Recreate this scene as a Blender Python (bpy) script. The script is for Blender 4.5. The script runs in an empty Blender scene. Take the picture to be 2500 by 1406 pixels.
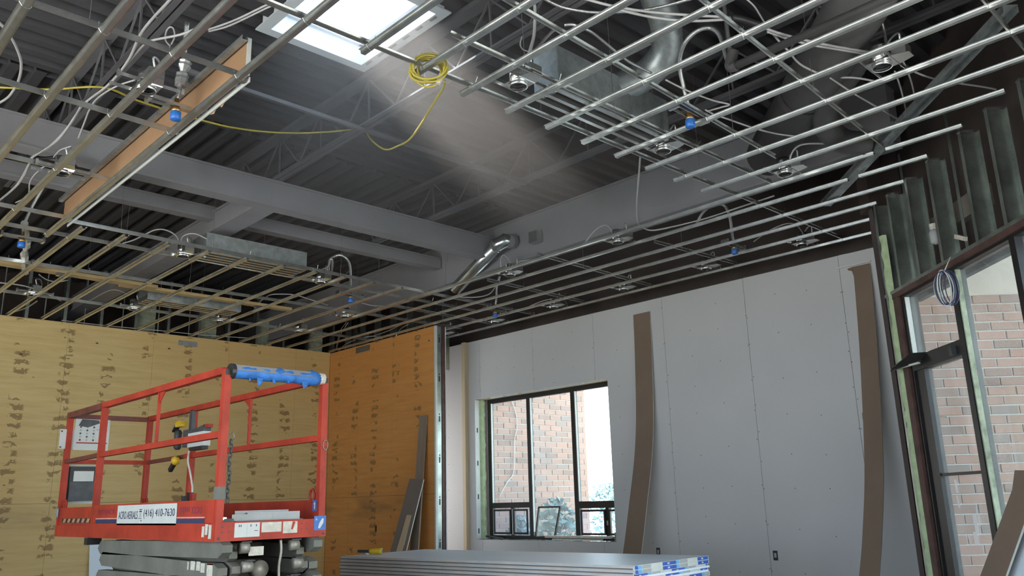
import bpy, math, random
from mathutils import Vector, Matrix

random.seed(7)
scene = bpy.context.scene
COL = scene.collection

# ------------------------------------------------------------------ camera
cam_data = bpy.data.cameras.new('camera')
cam = bpy.data.objects.new('camera', cam_data)
COL.objects.link(cam)
scene.camera = cam
cam_data.sensor_width = 36.0
cam_data.lens = 29.062
cam_data.clip_start = 0.05
cam_data.clip_end = 400
yaw, pitch, roll = (math.radians(v) for v in (43.945, 14.472, -1.5625))
fwd = Vector((math.sin(yaw) * math.cos(pitch), math.cos(yaw) * math.cos(pitch), math.sin(pitch)))
rgt = Vector((math.cos(yaw), -math.sin(yaw), 0))
upv = rgt.cross(fwd)
r2 = rgt * math.cos(roll) + upv * math.sin(roll)
u2 = -rgt * math.sin(roll) + upv * math.cos(roll)
cam.matrix_world = Matrix(((r2.x, u2.x, -fwd.x, 0), (r2.y, u2.y, -fwd.y, 0), (r2.z, u2.z, -fwd.z, 1.25), (0, 0, 0, 1)))

# ------------------------------------------------------------------ sky, sun, daylight fill
world = bpy.data.worlds.new('sky')
scene.world = world
world.use_nodes = True
bg = world.node_tree.nodes['Background']
bg.inputs['Color'].default_value = (0.72, 0.87, 1.0, 1)
bg.inputs['Strength'].default_value = 5.6

def aim(o, d):
    o.rotation_euler = Vector(d).to_track_quat('-Z', 'Y').to_euler()

sun_d = bpy.data.lights.new('sun', 'SUN')
sun_d.energy = 24
sun_d.angle = math.radians(2.2)
sun_d.color = (1.0, 0.95, 0.87)
sun = bpy.data.objects.new('sun', sun_d)
COL.objects.link(sun)
sun.location = (-6, 12, 14)
aim(sun, (0.58, -0.60, -1.0))

def area(name, loc, d, sx, sy, power, col):
    l = bpy.data.lights.new(name, 'AREA')
    l.shape = 'RECTANGLE'; l.size = sx; l.size_y = sy; l.energy = power; l.color = col
    o = bpy.data.objects.new(name, l); COL.objects.link(o); o.location = loc; aim(o, d)
    return o
# area lamps added as daylight fill: unseen side opening, angled glazing out of view
area('fill_side_opening', (-2.95, 3.6, 1.9), (1, 0, 0), 10.0, 3.0, 45, (0.93, 0.96, 1.0))
area('fill_angled_glazing', (3.62, -1.21, 1.7), (-0.7071, 0.7071, 0.0), 5.2, 2.5, 205, (1.0, 0.955, 0.87))

area('fill_behind_return', (8.46, 12.55, 1.6), (0.25, -1, 0.05), 0.6, 2.2, 75, (1.0, 0.97, 0.92))  # lamp added for an unseen source; brightens the drywall left of the window

vs = scene.view_settings
vs.view_transform = 'Standard'; vs.look = 'None'; vs.gamma = 1.0; vs.use_curve_mapping = False
vs.exposure = 0.0
scene.cycles.max_bounces = 6
scene.cycles.diffuse_bounces = 4
scene.cycles.glossy_bounces = 3
scene.cycles.transparent_max_bounces = 12
scene.cycles.volume_bounces = 0
scene.cycles.volume_step_rate = 3.0
scene.cycles.volume_max_steps = 48
scene.cycles.sample_clamp_indirect = 6
scene.cycles.caustics_reflective = False
scene.cycles.caustics_refractive = False

# ------------------------------------------------------------------ materials
class NT:
    def __init__(self, name):
        self.m = bpy.data.materials.new(name); self.m.use_nodes = True
        self.t = self.m.node_tree; self.b = self.t.nodes['Principled BSDF']; self.out = self.t.nodes['Material Output']
    def n(self, typ, props=None, **ins):
        nd = self.t.nodes.new(typ)
        for k, v in (props or {}).items(): setattr(nd, k, v)
        for k, v in ins.items():
            key = int(k[1:]) if k[0] == 'i' and k[1:].isdigit() else k.replace('_', ' ')
            self.set(nd.inputs[key], v)
        return nd
    def set(self, sock, v):
        if isinstance(v, bpy.types.NodeSocket): self.t.links.new(v, sock)
        elif isinstance(v, bpy.types.Node): self.t.links.new(v.outputs[0], sock)
        else: sock.default_value = v
    def math(self, op, a, b=0.0, c=0.0):
        return self.n('ShaderNodeMath', {'operation': op}, i0=a, i1=b, i2=c)
    def pos(self):
        return self.n('ShaderNodeNewGeometry').outputs['Position']
    def mapped(self, scale, loc=(0, 0, 0), src=None):
        return self.n('ShaderNodeMapping', None, Vector=src or self.pos(), Scale=scale, Location=loc)
    def noise(self, vec, scale, detail=3.0, rough=0.5):
        return self.n('ShaderNodeTexNoise', None, Vector=vec, Scale=scale, Detail=detail, Roughness=rough).outputs['Fac']
    def ramp(self, fac, stops):
        r = self.n('ShaderNodeValToRGB', None, Fac=fac); e = r.color_ramp.elements
        while len(e) < len(stops): e.new(0.5)
        for x, (p, c) in zip(e, stops): x.position = p; x.color = c if len(c) == 4 else (*c, 1)
        return r.outputs['Color']
    def mix(self, fac, a, b, mode='MIX'):
        m = self.n('ShaderNodeMix', {'data_type': 'RGBA', 'blend_type': mode})
        self.set(m.inputs[0], fac); self.set(m.inputs[6], a if not isinstance(a, tuple) else (*a, 1)[:4]); self.set(m.inputs[7], b if not isinstance(b, tuple) else (*b, 1)[:4])
        return m.outputs[2]
    def bump(self, h, strength=0.3, dist=0.01):
        bm = self.n('ShaderNodeBump', None, Height=h, Strength=strength, Distance=dist)
        self.set(self.b.inputs['Normal'], bm)

def simple(name, col, rough=0.6, metal=0.0, var=0.12, scale=6.0, bump=0.0, bscale=60.0, spec=None):
    k = NT(name)
    lo = tuple(max(0, c * (1 - var)) for c in col); hi = tuple(min(1, c * (1 + var)) for c in col)
    f = k.noise(k.pos(), scale, 4, 0.6)
    k.set(k.b.inputs['Base Color'], k.ramp(f, [(0.3, lo), (0.7, hi)]))
    k.b.inputs['Roughness'].default_value = rough; k.b.inputs['Metallic'].default_value = metal
    if spec is not None: k.b.inputs['Specular IOR Level'].default_value = spec
    if bump: k.bump(k.noise(k.pos(), bscale, 3), bump, 0.004)
    return k.m

M = {}
M['galv'] = simple('galvanized_steel', (0.60, 0.615, 0.605), 0.27, 0.93, 0.16, 9)
M['galv_bright'] = simple('bright_galvanized_steel', (0.76, 0.77, 0.77), 0.20, 0.95, 0.12, 11)
M['galv_stud'] = simple('stud_steel', (0.33, 0.365, 0.335), 0.36, 0.85, 0.3, 5)
M['galv_sheet'] = simple('spangled_sheet_steel', (0.40, 0.44, 0.45), 0.42, 0.75, 0.25, 14)
M['cable'] = simple('white_cable_sheath', (0.48, 0.48, 0.49), 0.45, 0, 0.06)
M['bx'] = simple('armoured_cable', (0.55, 0.56, 0.57), 0.35, 0.85, 0.2, 90, 0.5, 160)
M['yellow'] = simple('yellow_cord', (0.46, 0.38, 0.05), 0.45)
M['wire'] = simple('dull_wire', (0.22, 0.22, 0.23), 0.5, 0.6)
M['deck'] = simple('dark_painted_deck', (0.055, 0.054, 0.062), 0.7, 0, 0.2, 2.5)
M['joist'] = simple('dark_painted_joist', (0.110, 0.107, 0.118), 0.65, 0, 0.12, 3)
M['beam'] = simple('grey_painted_beam', (0.25, 0.242, 0.26), 0.7, 0, 0.1, 2.0)
M['duct_dark'] = simple('dark_round_duct', (0.075, 0.074, 0.076), 0.6, 0.1, 0.15, 3)
M['gypsum_edge'] = simple('gypsum_edge', (0.55, 0.53, 0.50), 0.9)
M['paper_brown'] = simple('brown_gypsum_paper', (0.19, 0.135, 0.098), 0.85, 0, 0.08, 2.2)
M['paper_tan'] = simple('tan_gypsum_paper', (0.40, 0.235, 0.13), 0.8, 0, 0.08, 3.0)
M['paper_grey'] = simple('greyed_gypsum_paper', (0.20, 0.165, 0.145), 0.85, 0, 0.08, 3.0)
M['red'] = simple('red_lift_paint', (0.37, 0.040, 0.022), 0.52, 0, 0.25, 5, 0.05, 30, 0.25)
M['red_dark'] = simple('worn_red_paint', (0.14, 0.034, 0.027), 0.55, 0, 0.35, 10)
M['grey_paint'] = simple('grey_scissor_paint', (0.150, 0.148, 0.128), 0.6, 0, 0.2, 4, 0, 60, 0.3)
M['steel_pin'] = simple('pin_steel', (0.30, 0.28, 0.24), 0.45, 0.3, 0.2, 12)
M['black'] = simple('black_plastic', (0.018, 0.018, 0.020), 0.5)
M['dark_grey'] = simple('charcoal_plastic', (0.050, 0.055, 0.062), 0.5, 0, 0.3, 14)
M['frame'] = simple('black_window_aluminium', (0.016, 0.015, 0.016), 0.42, 0.2, 0.2, 8)
M['white'] = simple('white_print', (0.55, 0.57, 0.55), 0.6, 0, 0.06, 5)
M['label_white'] = simple('worn_white_label', (0.54, 0.51, 0.44), 0.7, 0, 0.2, 25)
M['navy'] = simple('navy_print', (0.025, 0.030, 0.085), 0.55)
M['purple'] = simple('faded_purple_print', (0.13, 0.025, 0.075), 0.6)
M['pink_line'] = simple('faded_white_stripe', (0.60, 0.33, 0.28), 0.6)
M['blue_print'] = simple('blue_print', (0.035, 0.10, 0.42), 0.6, 0, 0.15, 20)
M['sky_print'] = simple('light_blue_print', (0.16, 0.40, 0.66), 0.6)
M['grey_print'] = simple('grey_print', (0.36, 0.37, 0.37), 0.7)
M['blue_tape'] = simple('blue_masking_tape', (0.035, 0.17, 0.52), 0.6, 0, 0.3, 12, 0.4, 40)
M['foam_wrap'] = simple('grey_foam_sleeve', (0.24, 0.25, 0.27), 0.8)
M['sticker_blue'] = simple('blue_sticker', (0.03, 0.13, 0.42), 0.5)
M['sticker_teal'] = simple('teal_sticker', (0.10, 0.32, 0.52), 0.5)
M['cap_blue'] = simple('blue_plastic_cap', (0.02, 0.13, 0.46), 0.4)
M['brass'] = simple('brass_fitting', (0.45, 0.26, 0.10), 0.35, 0.8)
M['copper'] = simple('copper_strap', (0.25, 0.11, 0.05), 0.4, 0.6)
M['tool_yellow'] = simple('yellow_tool_body', (0.62, 0.40, 0.02), 0.45)
M['foam_green'] = simple('green_spray_foam', (0.40, 0.50, 0.30), 0.9, 0, 0.18, 12, 0.9, 22)
M['red_steel'] = simple('red_primed_steel', (0.075, 0.036, 0.030), 0.7, 0, 0.4, 7)
M['wood'] = None
M['concrete'] = simple('concrete_floor', (0.27, 0.26, 0.245), 0.75, 0, 0.15, 1.2)
M['dark_wall'] = simple('dark_sheathing', (0.055, 0.042, 0.038), 0.9, 0, 0.3, 1.6)
M['lintel'] = simple('dusty_lintel', (0.17, 0.15, 0.125), 0.9, 0, 0.2, 3)
M['insul'] = simple('pale_insulation', (0.36, 0.40, 0.30), 0.95, 0, 0.4, 9, 0.6, 18)
M['soffit'] = simple('cream_soffit', (0.93, 0.91, 0.83), 0.9, 0, 0.02, 1)
M['mortar'] = simple('pale_mortar', (0.50, 0.46, 0.43), 0.95, 0, 0.1, 15)
M['ground'] = simple('pale_paving', (0.66, 0.64, 0.58), 0.9)
M['leaf'] = simple('green_leaf', (0.10, 0.19, 0.10), 0.7, 0, 0.4, 6)
M['leaf_blue'] = simple('blue_green_leaf', (0.14, 0.24, 0.25), 0.7, 0, 0.35, 6)
M['bark'] = simple('bark', (0.12, 0.09, 0.07), 0.9)
M['skylight_white'] = simple('white_skylight_curb', (0.70, 0.74, 0.78), 0.6, 0, 0.04, 1)
M['plastic_film'] = simple('crumpled_film', (0.55, 0.56, 0.57), 0.25, 0.5, 0.25, 20, 0.8, 30)
M['screw'] = simple('screw_head', (0.10, 0.10, 0.10), 0.6)

def wood_mat(name, lo, hi, dark, axis):
    k = NT(name)
    sc = [16.0, 16.0, 16.0]; sc[axis] = 0.9
    f = k.noise(k.mapped(tuple(sc)), 2.0, 4, 0.6)
    c = k.ramp(f, [(0.25, lo), (0.75, hi)])
    kn = k.n('ShaderNodeTexVoronoi', None, Vector=k.mapped(tuple(4.0 if i != axis else 1.6 for i in range(3))), Scale=1.0)
    kf = k.ramp(kn.outputs['Distance'], [(0.05, (1, 1, 1)), (0.13, (0, 0, 0))])
    k.set(k.b.inputs['Base Color'], k.mix(kf, c, dark))
    k.b.inputs['Roughness'].default_value = 0.75
    return k.m
M['wood'] = wood_mat('pale_pine_lengthwise', (0.46, 0.33, 0.16), (0.58, 0.43, 0.23), (0.22, 0.13, 0.06), 0)
M['wood_up'] = wood_mat('pale_pine_upright', (0.47, 0.37, 0.24), (0.58, 0.47, 0.33), (0.24, 0.16, 0.09), 2)
M['wood_old'] = wood_mat('weathered_board', (0.20, 0.155, 0.12), (0.27, 0.21, 0.165), (0.07, 0.05, 0.04), 2)

def drywall_mat(name, c, rough=0.85):
    k = NT(name)
    f = k.noise(k.pos(), 0.8, 3)
    k.set(k.b.inputs['Base Color'], k.ramp(f, [(0.3, tuple(v * 0.95 for v in c)), (0.7, tuple(v * 1.03 for v in c))]))
    k.b.inputs['Roughness'].default_value = rough
    k.bump(k.noise(k.pos(), 140, 2), 0.03, 0.002)
    return k.m
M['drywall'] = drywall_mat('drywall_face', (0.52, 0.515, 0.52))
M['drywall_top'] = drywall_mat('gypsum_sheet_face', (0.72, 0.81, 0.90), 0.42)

def plywood_mat(name, stops, warm, smudge):
    k = NT(name)
    sep = k.n('ShaderNodeSeparateXYZ', None, Vector=k.pos())
    u = k.math('ADD', sep.outputs[0], sep.outputs[1])
    z = sep.outputs[2]
    vec = k.n('ShaderNodeCombineXYZ', None, X=u, Y=z, Z=0.0)
    # veneer figure running along the sheet
    g = k.noise(k.mapped((0.7, 7.0, 1), src=vec.outputs[0]), 2.2, 5, 0.62)
    base = k.ramp(g, stops)
    # broad warm and pale areas
    bl = k.noise(k.mapped((0.35, 0.3, 1), src=vec.outputs[0]), 1.3, 2)
    base = k.mix(k.ramp(bl, [(0.42, (0, 0, 0)), (0.62, (0.55, 0.55, 0.55))]), base, warm)
    # old adhesive dabs in upright rows, each dab wider than tall
    wob = k.noise(k.mapped((0.2, 1.1, 1), src=vec.outputs[0]), 1.0, 1)
    uu = k.math('ADD', u, k.math('MULTIPLY', wob, 0.16))
    fr = k.math('ABSOLUTE', k.math('SUBTRACT', k.math('FRACT', k.math('DIVIDE', uu, 0.58)), 0.5))
    band = k.ramp(fr, [(0.0, (1, 1, 1)), (0.13, (1, 1, 1)), (0.19, (0, 0, 0))])
    colid = k.math('FLOOR', k.math('DIVIDE', uu, 0.58))
    on = k.n('ShaderNodeTexWhiteNoise', {'noise_dimensions': '1D'}, W=colid).outputs['Value']
    dab = k.noise(k.mapped((1.6, 1.5, 1), src=vec.outputs[0]), 1.9, 2, 0.5)
    thr = k.math('ADD', 0.46, k.math('MULTIPLY', on, 0.16))
    jit = k.noise(k.mapped((6.0, 9.0, 1), src=vec.outputs[0]), 1.6, 3, 0.6)
    row = k.math('FRACT', k.math('ADD', k.math('DIVIDE', z, 0.125), k.math('MULTIPLY', jit, 1.5)))
    hit = k.math('MULTIPLY', k.math('GREATER_THAN', dab, thr), k.math('MULTIPLY', k.math('LESS_THAN', row, 0.52), k.math('GREATER_THAN', jit, 0.43)))
    fac = k.math('MULTIPLY', k.math('MULTIPLY', hit, band), 0.82)
    base = k.mix(fac, base, (0.225, 0.135, 0.048))
    # knots and small holes
    vo = k.n('ShaderNodeTexVoronoi', None, Vector=k.mapped((1.9, 3.1, 1), src=vec.outputs[0]), Scale=1.0)
    base = k.mix(k.ramp(vo.outputs['Distance'], [(0.03, (1, 1, 1)), (0.055, (0, 0, 0))]), base, (0.07, 0.04, 0.02))
    # a grey smudge low on the sheets
    sm = k.noise(k.mapped((0.9, 2.2, 1), src=vec.outputs[0]), 1.0, 3)
    low = k.ramp(k.math('ABSOLUTE', k.math('SUBTRACT', z, 1.20)), [(0.0, (1, 1, 1)), (0.28, (0, 0, 0))])
    base = k.mix(k.math('MULTIPLY', k.ramp(sm, [(0.46, (0, 0, 0)), (0.66, (1, 1, 1))]), k.math('MULTIPLY', low, smudge)), base, (0.10, 0.075, 0.05))
    k.set(k.b.inputs['Base Color'], base)
    k.b.inputs['Roughness'].default_value = 0.62
    k.bump(g, 0.12, 0.004)
    return k.m
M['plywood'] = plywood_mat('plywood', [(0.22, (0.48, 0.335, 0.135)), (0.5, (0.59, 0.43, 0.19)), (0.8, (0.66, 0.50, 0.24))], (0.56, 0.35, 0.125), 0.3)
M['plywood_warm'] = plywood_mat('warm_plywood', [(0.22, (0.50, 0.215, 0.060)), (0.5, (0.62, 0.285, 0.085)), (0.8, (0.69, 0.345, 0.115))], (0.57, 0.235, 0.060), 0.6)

def brick_mat(name, stops):
    k = NT(name)
    r = k.n('ShaderNodeObjectInfo').outputs['Random']
    c = k.ramp(r, stops)
    f = k.noise(k.pos(), 22, 4, 0.6)
    k.set(k.b.inputs['Base Color'], k.mix(k.ramp(f, [(0.35, (0, 0, 0)), (0.75, (0.45, 0.45, 0.45))]), c, (0.30, 0.22, 0.18)))
    k.b.inputs['Roughness'].default_value = 0.9
    k.bump(f, 0.5, 0.006)
    return k.m
M['brick'] = brick_mat('red_brown_brick', [(0.0, (0.19, 0.125, 0.105)), (0.3, (0.32, 0.19, 0.145)), (0.7, (0.37, 0.21, 0.16)), (1.0, (0.21, 0.17, 0.155))])

def glass_mat(name, tint, gloss, dust=0.0):
    k = NT(name)
    tr = k.n('ShaderNodeBsdfTransparent', None, Color=(*tint, 1))
    gl = k.n('ShaderNodeBsdfGlossy', None, Color=(1, 1, 1, 1), Roughness=0.03)
    fc = k.n('ShaderNodeLayerWeight', None, Blend=0.5).outputs['Facing']
    fr = k.math('ADD', k.math('MULTIPLY', k.math('POWER', fc, 5.0), 0.8), 0.03)
    mx = k.n('ShaderNodeMixShader', None, i0=k.math('MULTIPLY', fr, gloss), i1=tr, i2=gl)
    if dust:  # translucent veil added so the view washes out like glare
        tl = k.n('ShaderNodeBsdfTranslucent', None, Color=(0.85, 0.87, 0.88, 1))
        f = k.noise(k.pos(), 1.7, 4, 0.6)
        mx = k.n('ShaderNodeMixShader', None, i0=k.math('MULTIPLY', f, dust * 2), i1=mx.outputs[0], i2=tl)
    k.t.links.new(mx.outputs[0], k.out.inputs['Surface'])
    return k.m
M['glass'] = glass_mat('veiled_clear_glass', (0.93, 0.96, 0.95), 1.0, 0.036)
M['glass_screen'] = glass_mat('insect_screened_glass', (0.84, 0.88, 0.93), 0.6, 0.05)
M['skyglass'] = glass_mat('skylight_glazing', (0.96, 0.98, 1.0), 0.8)
def film_mat():
    k = NT('smeared_film')
    tr = k.n('ShaderNodeBsdfTransparent'); df = k.n('ShaderNodeBsdfDiffuse', None, Color=(0.8, 0.82, 0.84, 1))
    mx = k.n('ShaderNodeMixShader', None, i0=0.35, i1=tr, i2=df)
    k.t.links.new(mx.outputs[0], k.out.inputs['Surface']); return k.m
M['film'] = film_mat()

# ------------------------------------------------------------------ mesh helpers
ORG = {}
def root_loc(o):
    while o.parent: o = o.parent
    return ORG.get(o.name, Vector((0, 0, 0)))

class MB:
    def __init__(s): s.v = []; s.f = []
    def add(s, vs, fs):
        n = len(s.v); s.v += [tuple(p) for p in vs]; s.f += [tuple(i + n for i in f) for f in fs]; return s
    def box(s, lo, hi):
        (a, b, c), (d, e, f) = lo, hi
        return s.add([(a, b, c), (d, b, c), (d, e, c), (a, e, c), (a, b, f), (d, b, f), (d, e, f), (a, e, f)],
                     [(3, 2, 1, 0), (4, 5, 6, 7), (0, 1, 5, 4), (1, 2, 6, 5), (2, 3, 7, 6), (3, 0, 4, 7)])
    def frame_box(s, o, ax, ay, az):           # a box from one corner and three edge vectors
        o, ax, ay, az = Vector(o), Vector(ax), Vector(ay), Vector(az)
        p = [o, o + ax, o + ax + ay, o + ay]; p += [q + az for q in p]
        return s.add(p, [(3, 2, 1, 0), (4, 5, 6, 7), (0, 1, 5, 4), (1, 2, 6, 5), (2, 3, 7, 6), (3, 0, 4, 7)])
    def bar(s, p0, p1, w, h, up=(0, 0, 1)):    # rectangular bar centred on the line p0-p1
        p0, p1 = Vector(p0), Vector(p1); d = (p1 - p0).normalized(); u = Vector(up)
        if abs(d.dot(u)) > 0.99: u = Vector((0, 1, 0))
        sd = d.cross(u).normalized(); u = sd.cross(d).normalized()
        return s.frame_box(p0 - sd * w / 2 - u * h / 2, p1 - p0, sd * w, u * h)
    def sweep(s, prof, p0, p1, side, up, caps=True):   # closed profile (side, up) carried straight from p0 to p1
        p0, p1, side, up = Vector(p0), Vector(p1), Vector(side), Vector(up); n = len(prof)
        a = [p0 + side * x + up * y for x, y in prof]; b = [p1 + side * x + up * y for x, y in prof]
        f = [(i, (i + 1) % n, n + (i + 1) % n, n + i) for i in range(n)]
        if caps: f += [tuple(range(n))[::-1], tuple(range(n, 2 * n))]
        return s.add(a + b, f)
    def tube(s, pts, r, seg=8, closed=False):
        pts = [Vector(p) for p in pts]; n = len(pts); rs = r if isinstance(r, (list, tuple)) else [r] * n
        prev = None; rings = []
        for i, p in enumerate(pts):
            if closed: t = pts[(i + 1) % n] - pts[i - 1]
            else: t = pts[min(i + 1, n - 1)] - pts[max(i - 1, 0)]
            t = t.normalized() if t.length > 1e-9 else Vector((0, 0, 1))
            if prev is None:
                a = Vector((0, 0, 1)) if abs(t.z) < 0.9 else Vector((1, 0, 0)); prev = t.cross(a).normalized()
            prev = (prev - t * prev.dot(t)); prev = prev.normalized() if prev.length > 1e-6 else t.orthogonal().normalized()
            q = t.cross(prev)
            rings.append([p + (prev * math.cos(k * math.tau / seg) + q * math.sin(k * math.tau / seg)) * rs[i] for k in range(seg)])
        vs = [v for rg in rings for v in rg]; fs = []
        for i in range(n if closed else n - 1):
            j = (i + 1) % n
            fs += [(i * seg + k, i * seg + (k + 1) % seg, j * seg + (k + 1) % seg, j * seg + k) for k in range(seg)]
        if not closed: fs += [tuple(range(seg))[::-1], tuple(range((n - 1) * seg, n * seg))]
        return s.add(vs, fs)
    def lathe(s, prof, o, axis=(0, 0, 1), seg=20, caps=True):
        o = Vector(o); a = Vector(axis).normalized(); x = a.orthogonal().normalized(); y = a.cross(x); n = len(prof)
        vs = [o + a * h + (x * math.cos(k * math.tau / seg) + y * math.sin(k * math.tau / seg)) * r for r, h in prof for k in range(seg)]
        fs = [(i * seg + k, i * seg + (k + 1) % seg, (i + 1) * seg + (k + 1) % seg, (i + 1) * seg + k) for i in range(n - 1) for k in range(seg)]
        if caps: fs += [tuple(range(seg))[::-1], tuple(range((n - 1) * seg, n * seg))]
        return s.add(vs, fs)
    def prism(s, poly, ext):                   # planar 3d polygon pushed along a vector
        e = Vector(ext); a = [Vector(p) for p in poly]; n = len(a)
        return s.add(a + [p + e for p in a], [tuple(range(n))[::-1], tuple(range(n, 2 * n))] + [(i, (i + 1) % n, n + (i + 1) % n, n + i) for i in range(n)])
    def build(s, name, mat, parent=None, smooth=False):
        off = root_loc(parent) if parent is not None else Vector((0, 0, 0))
        me = bpy.data.meshes.new(name); me.from_pydata([Vector(p) - off for p in s.v], [], s.f)
        me.materials.append(mat)
        if smooth:
            for p in me.polygons: p.use_smooth = True
        me.update()
        o = bpy.data.objects.new(name, me); COL.objects.link(o)
        if parent is not None: o.parent = parent
        return o

def fix_normals(o):
    import bmesh
    bm = bmesh.new(); bm.from_mesh(o.data); bmesh.ops.recalc_face_normals(bm, faces=bm.faces); bm.to_mesh(o.data); bm.free(); return o

def tag(o, label=None, cat=None, group=None, kind=None):
    if label: o['label'] = label
    if cat: o['category'] = cat
    if group: o['group'] = group
    if kind: o['kind'] = kind
    return o
def thing(name, label, cat, loc=(0, 0, 0), group=None):
    o = bpy.data.objects.new(name, None); COL.objects.link(o); o.location = loc; o.empty_display_size = 0.1
    ORG[o.name] = Vector(loc); return tag(o, label, cat, group)
def struct(name, label=None):
    o = bpy.data.objects.new(name, None); COL.objects.link(o); o.empty_display_size = 0.1
    ORG[o.name] = Vector((0, 0, 0)); return tag(o, label, None, None, 'structure')
def copy_obj(src, parent, loc=None):
    c = src.copy(); COL.objects.link(c); c.parent = parent
    if loc is not None: c.location = loc
    return c
def smooth_path(pts, sub=6):
    pts = [Vector(p) for p in pts]
    if len(pts) < 3: return pts
    out = []
    for i in range(len(pts) - 1):
        p0 = pts[max(i - 1, 0)]; p1 = pts[i]; p2 = pts[i + 1]; p3 = pts[min(i + 2, len(pts) - 1)]
        for k in range(sub):
            t = k / sub
            out.append(0.5 * ((2 * p1) + (p2 - p0) * t + (2 * p0 - 5 * p1 + 4 * p2 - p3) * t * t + (-p0 + 3 * p1 - 3 * p2 + p3) * t ** 3))
    out.append(pts[-1]); return out
ORD = ['first', 'second', 'third', 'fourth', 'fifth', 'sixth', 'seventh', 'eighth', 'ninth', 'tenth', 'eleventh', 'twelfth', 'thirteenth', 'fourteenth', 'fifteenth', 'sixteenth', 'seventeenth', 'eighteenth', 'nineteenth', 'twentieth']
def text_mesh(name, txt, mat, parent, origin, xdir, ydir, height, width, depth=0.001):
    cu = bpy.data.curves.new(name, 'FONT'); cu.body = txt; cu.size = 1.0; cu.extrude = 0.0
    tmp = bpy.data.objects.new(name, cu); COL.objects.link(tmp)
    dg = bpy.context.evaluated_depsgraph_get(); dg.update()
    me = bpy.data.meshes.new_from_object(tmp.evaluated_get(dg)); bpy.data.objects.remove(tmp)
    xs = [v.co.x for v in me.vertices]; ys = [v.co.y for v in me.vertices]
    x0, x1, y0, y1 = min(xs), max(xs), min(ys), max(ys)
    X = Vector(xdir) * (width / (x1 - x0)); Y = Vector(ydir) * (height / (y1 - y0)); N = Vector(xdir).cross(Vector(ydir)) * depth
    off = root_loc(parent)
    for v in me.vertices: v.co = Vector(origin) + X * (v.co.x - x0) + Y * (v.co.y - y0) + N - off
    me.materials.clear(); me.materials.append(mat); me.update()
    o = bpy.data.objects.new(name, me); COL.objects.link(o); o.parent = parent; return o

# ================================================================== the setting
ZF = 3.93          # underside of the furring channels
DECK = 5.05        # underside of the roof deck
fl = MB().box((-3.2, -4.2, -0.2), (9.35, 15.2, 0.0)).build('floor', M['concrete']); tag(fl, 'bare concrete floor of the room under construction', kind='structure')

# ---- roof deck: fluted sheet, opened for the skylight
SKX0, SKX1, SKY0, SKY1 = 2.75, 3.61, 4.53, 5.57
def flutes(mb, u0, u1, along, w0, w1, pitch=0.203, d=0.076):
    u = u0
    while u < u1 - 1e-6:
        prof = [(u, 0), (u + 0.085, 0), (u + 0.105, d), (u + 0.183, d), (u + pitch, 0)]
        spans = [(w0, w1)]
        if along == 'x' and u + pitch > SKY0 and u < SKY1: spans = [(w0, SKX0), (SKX1, w1)]
        for a, b in spans:
            for (p, h), (q, g) in zip(prof, prof[1:]):
                if along == 'x': mb.add([(a, p, DECK + h), (b, p, DECK + h), (b, q, DECK + g), (a, q, DECK + g)], [(0, 1, 2, 3)])
                else: mb.add([(p, a, DECK + h), (p, b, DECK + h), (q, b, DECK + g), (q, a, DECK + g)], [(0, 1, 2, 3)])
        u += pitch
ceil = struct('ceiling', 'dark painted fluted steel roof deck with an open skylight')
mb = MB(); flutes(mb, -4.1, 7.6, 'x', -3.1, 9.3); mb.build('roof_deck', M['deck'], ceil)
mb = MB(); flutes(mb, -3.1, 9.3, 'y', 7.6, 15.1); mb.build('roof_deck', M['deck'], ceil)
R0, R1 = DECK + 0.08, DECK + 0.25
mb = MB()
ys = [-4.2, SKY0 - 0.055, SKY1 + 0.055, 15.2]; xs = [-3.2, SKX0 - 0.055, SKX1 + 0.055, 9.35]
for i in range(3):
    for j in range(3):
        if i == 1 and j == 1: continue
        mb.box((xs[i], ys[j], R0), (xs[i + 1], ys[j + 1], R1))
tag(mb.build('roof_slab', M['deck'], ceil), kind='stuff')

# ---- skylight
sk = struct('window_3', 'square skylight with a white curb set in the dark roof deck')
SG = 5.32; FZ = 4.985
mb = MB()
w = 0.05
mb.box((SKX0 - w, SKY0 - w, FZ + 0.012), (SKX0, SKY1 + w, SG)); mb.box((SKX1, SKY0 - w, FZ + 0.012), (SKX1 + w, SKY1 + w, SG))
mb.box((SKX0, SKY0 - w, FZ + 0.012), (SKX1, SKY0, SG)); mb.box((SKX0, SKY1, FZ + 0.012), (SKX1, SKY1 + w, SG)); mb.build('curb', M['skylight_white'], sk)
mb = MB(); f = 0.09
mb.box((SKX0 - f, SKY0 - f, FZ), (SKX0, SKY1 + f, FZ + 0.012)); mb.box((SKX1, SKY0 - f, FZ), (SKX1 + f, SKY1 + f, FZ + 0.012))
mb.box((SKX0, SKY0 - f, FZ), (SKX1, SKY0, FZ + 0.012)); mb.box((SKX0, SKY1, FZ), (SKX1, SKY1 + f, FZ + 0.012)); mb.build('flange', M['skylight_white'], sk)
mb = MB(); g = 0.035
for a, b in (((SKX0, SKY0), (SKX1, SKY0 + g)), ((SKX0, SKY1 - g), (SKX1, SKY1)), ((SKX0, SKY0), (SKX0 + g, SKY1)), ((SKX1 - g, SKY0), (SKX1, SKY1))):
    mb.box((a[0], a[1], SG - 0.16), (b[0], b[1], SG - 0.13))
mb.build('glazing_stop', M['skylight_white'], sk)
MB().box((SKX0, SKY0, SG), (SKX1, SKY1, SG + 0.006)).build('pane', M['skyglass'], sk)
mb = MB()                                     # cut ends of the deck flutes showing along the opening
for k in range(6): mb.box((SKX1 + 0.012, SKY0 + 0.02 + k * 0.18, FZ - 0.006), (SKX1 + 0.035, SKY0 + 0.10 + k * 0.18, FZ - 0.001))
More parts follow.
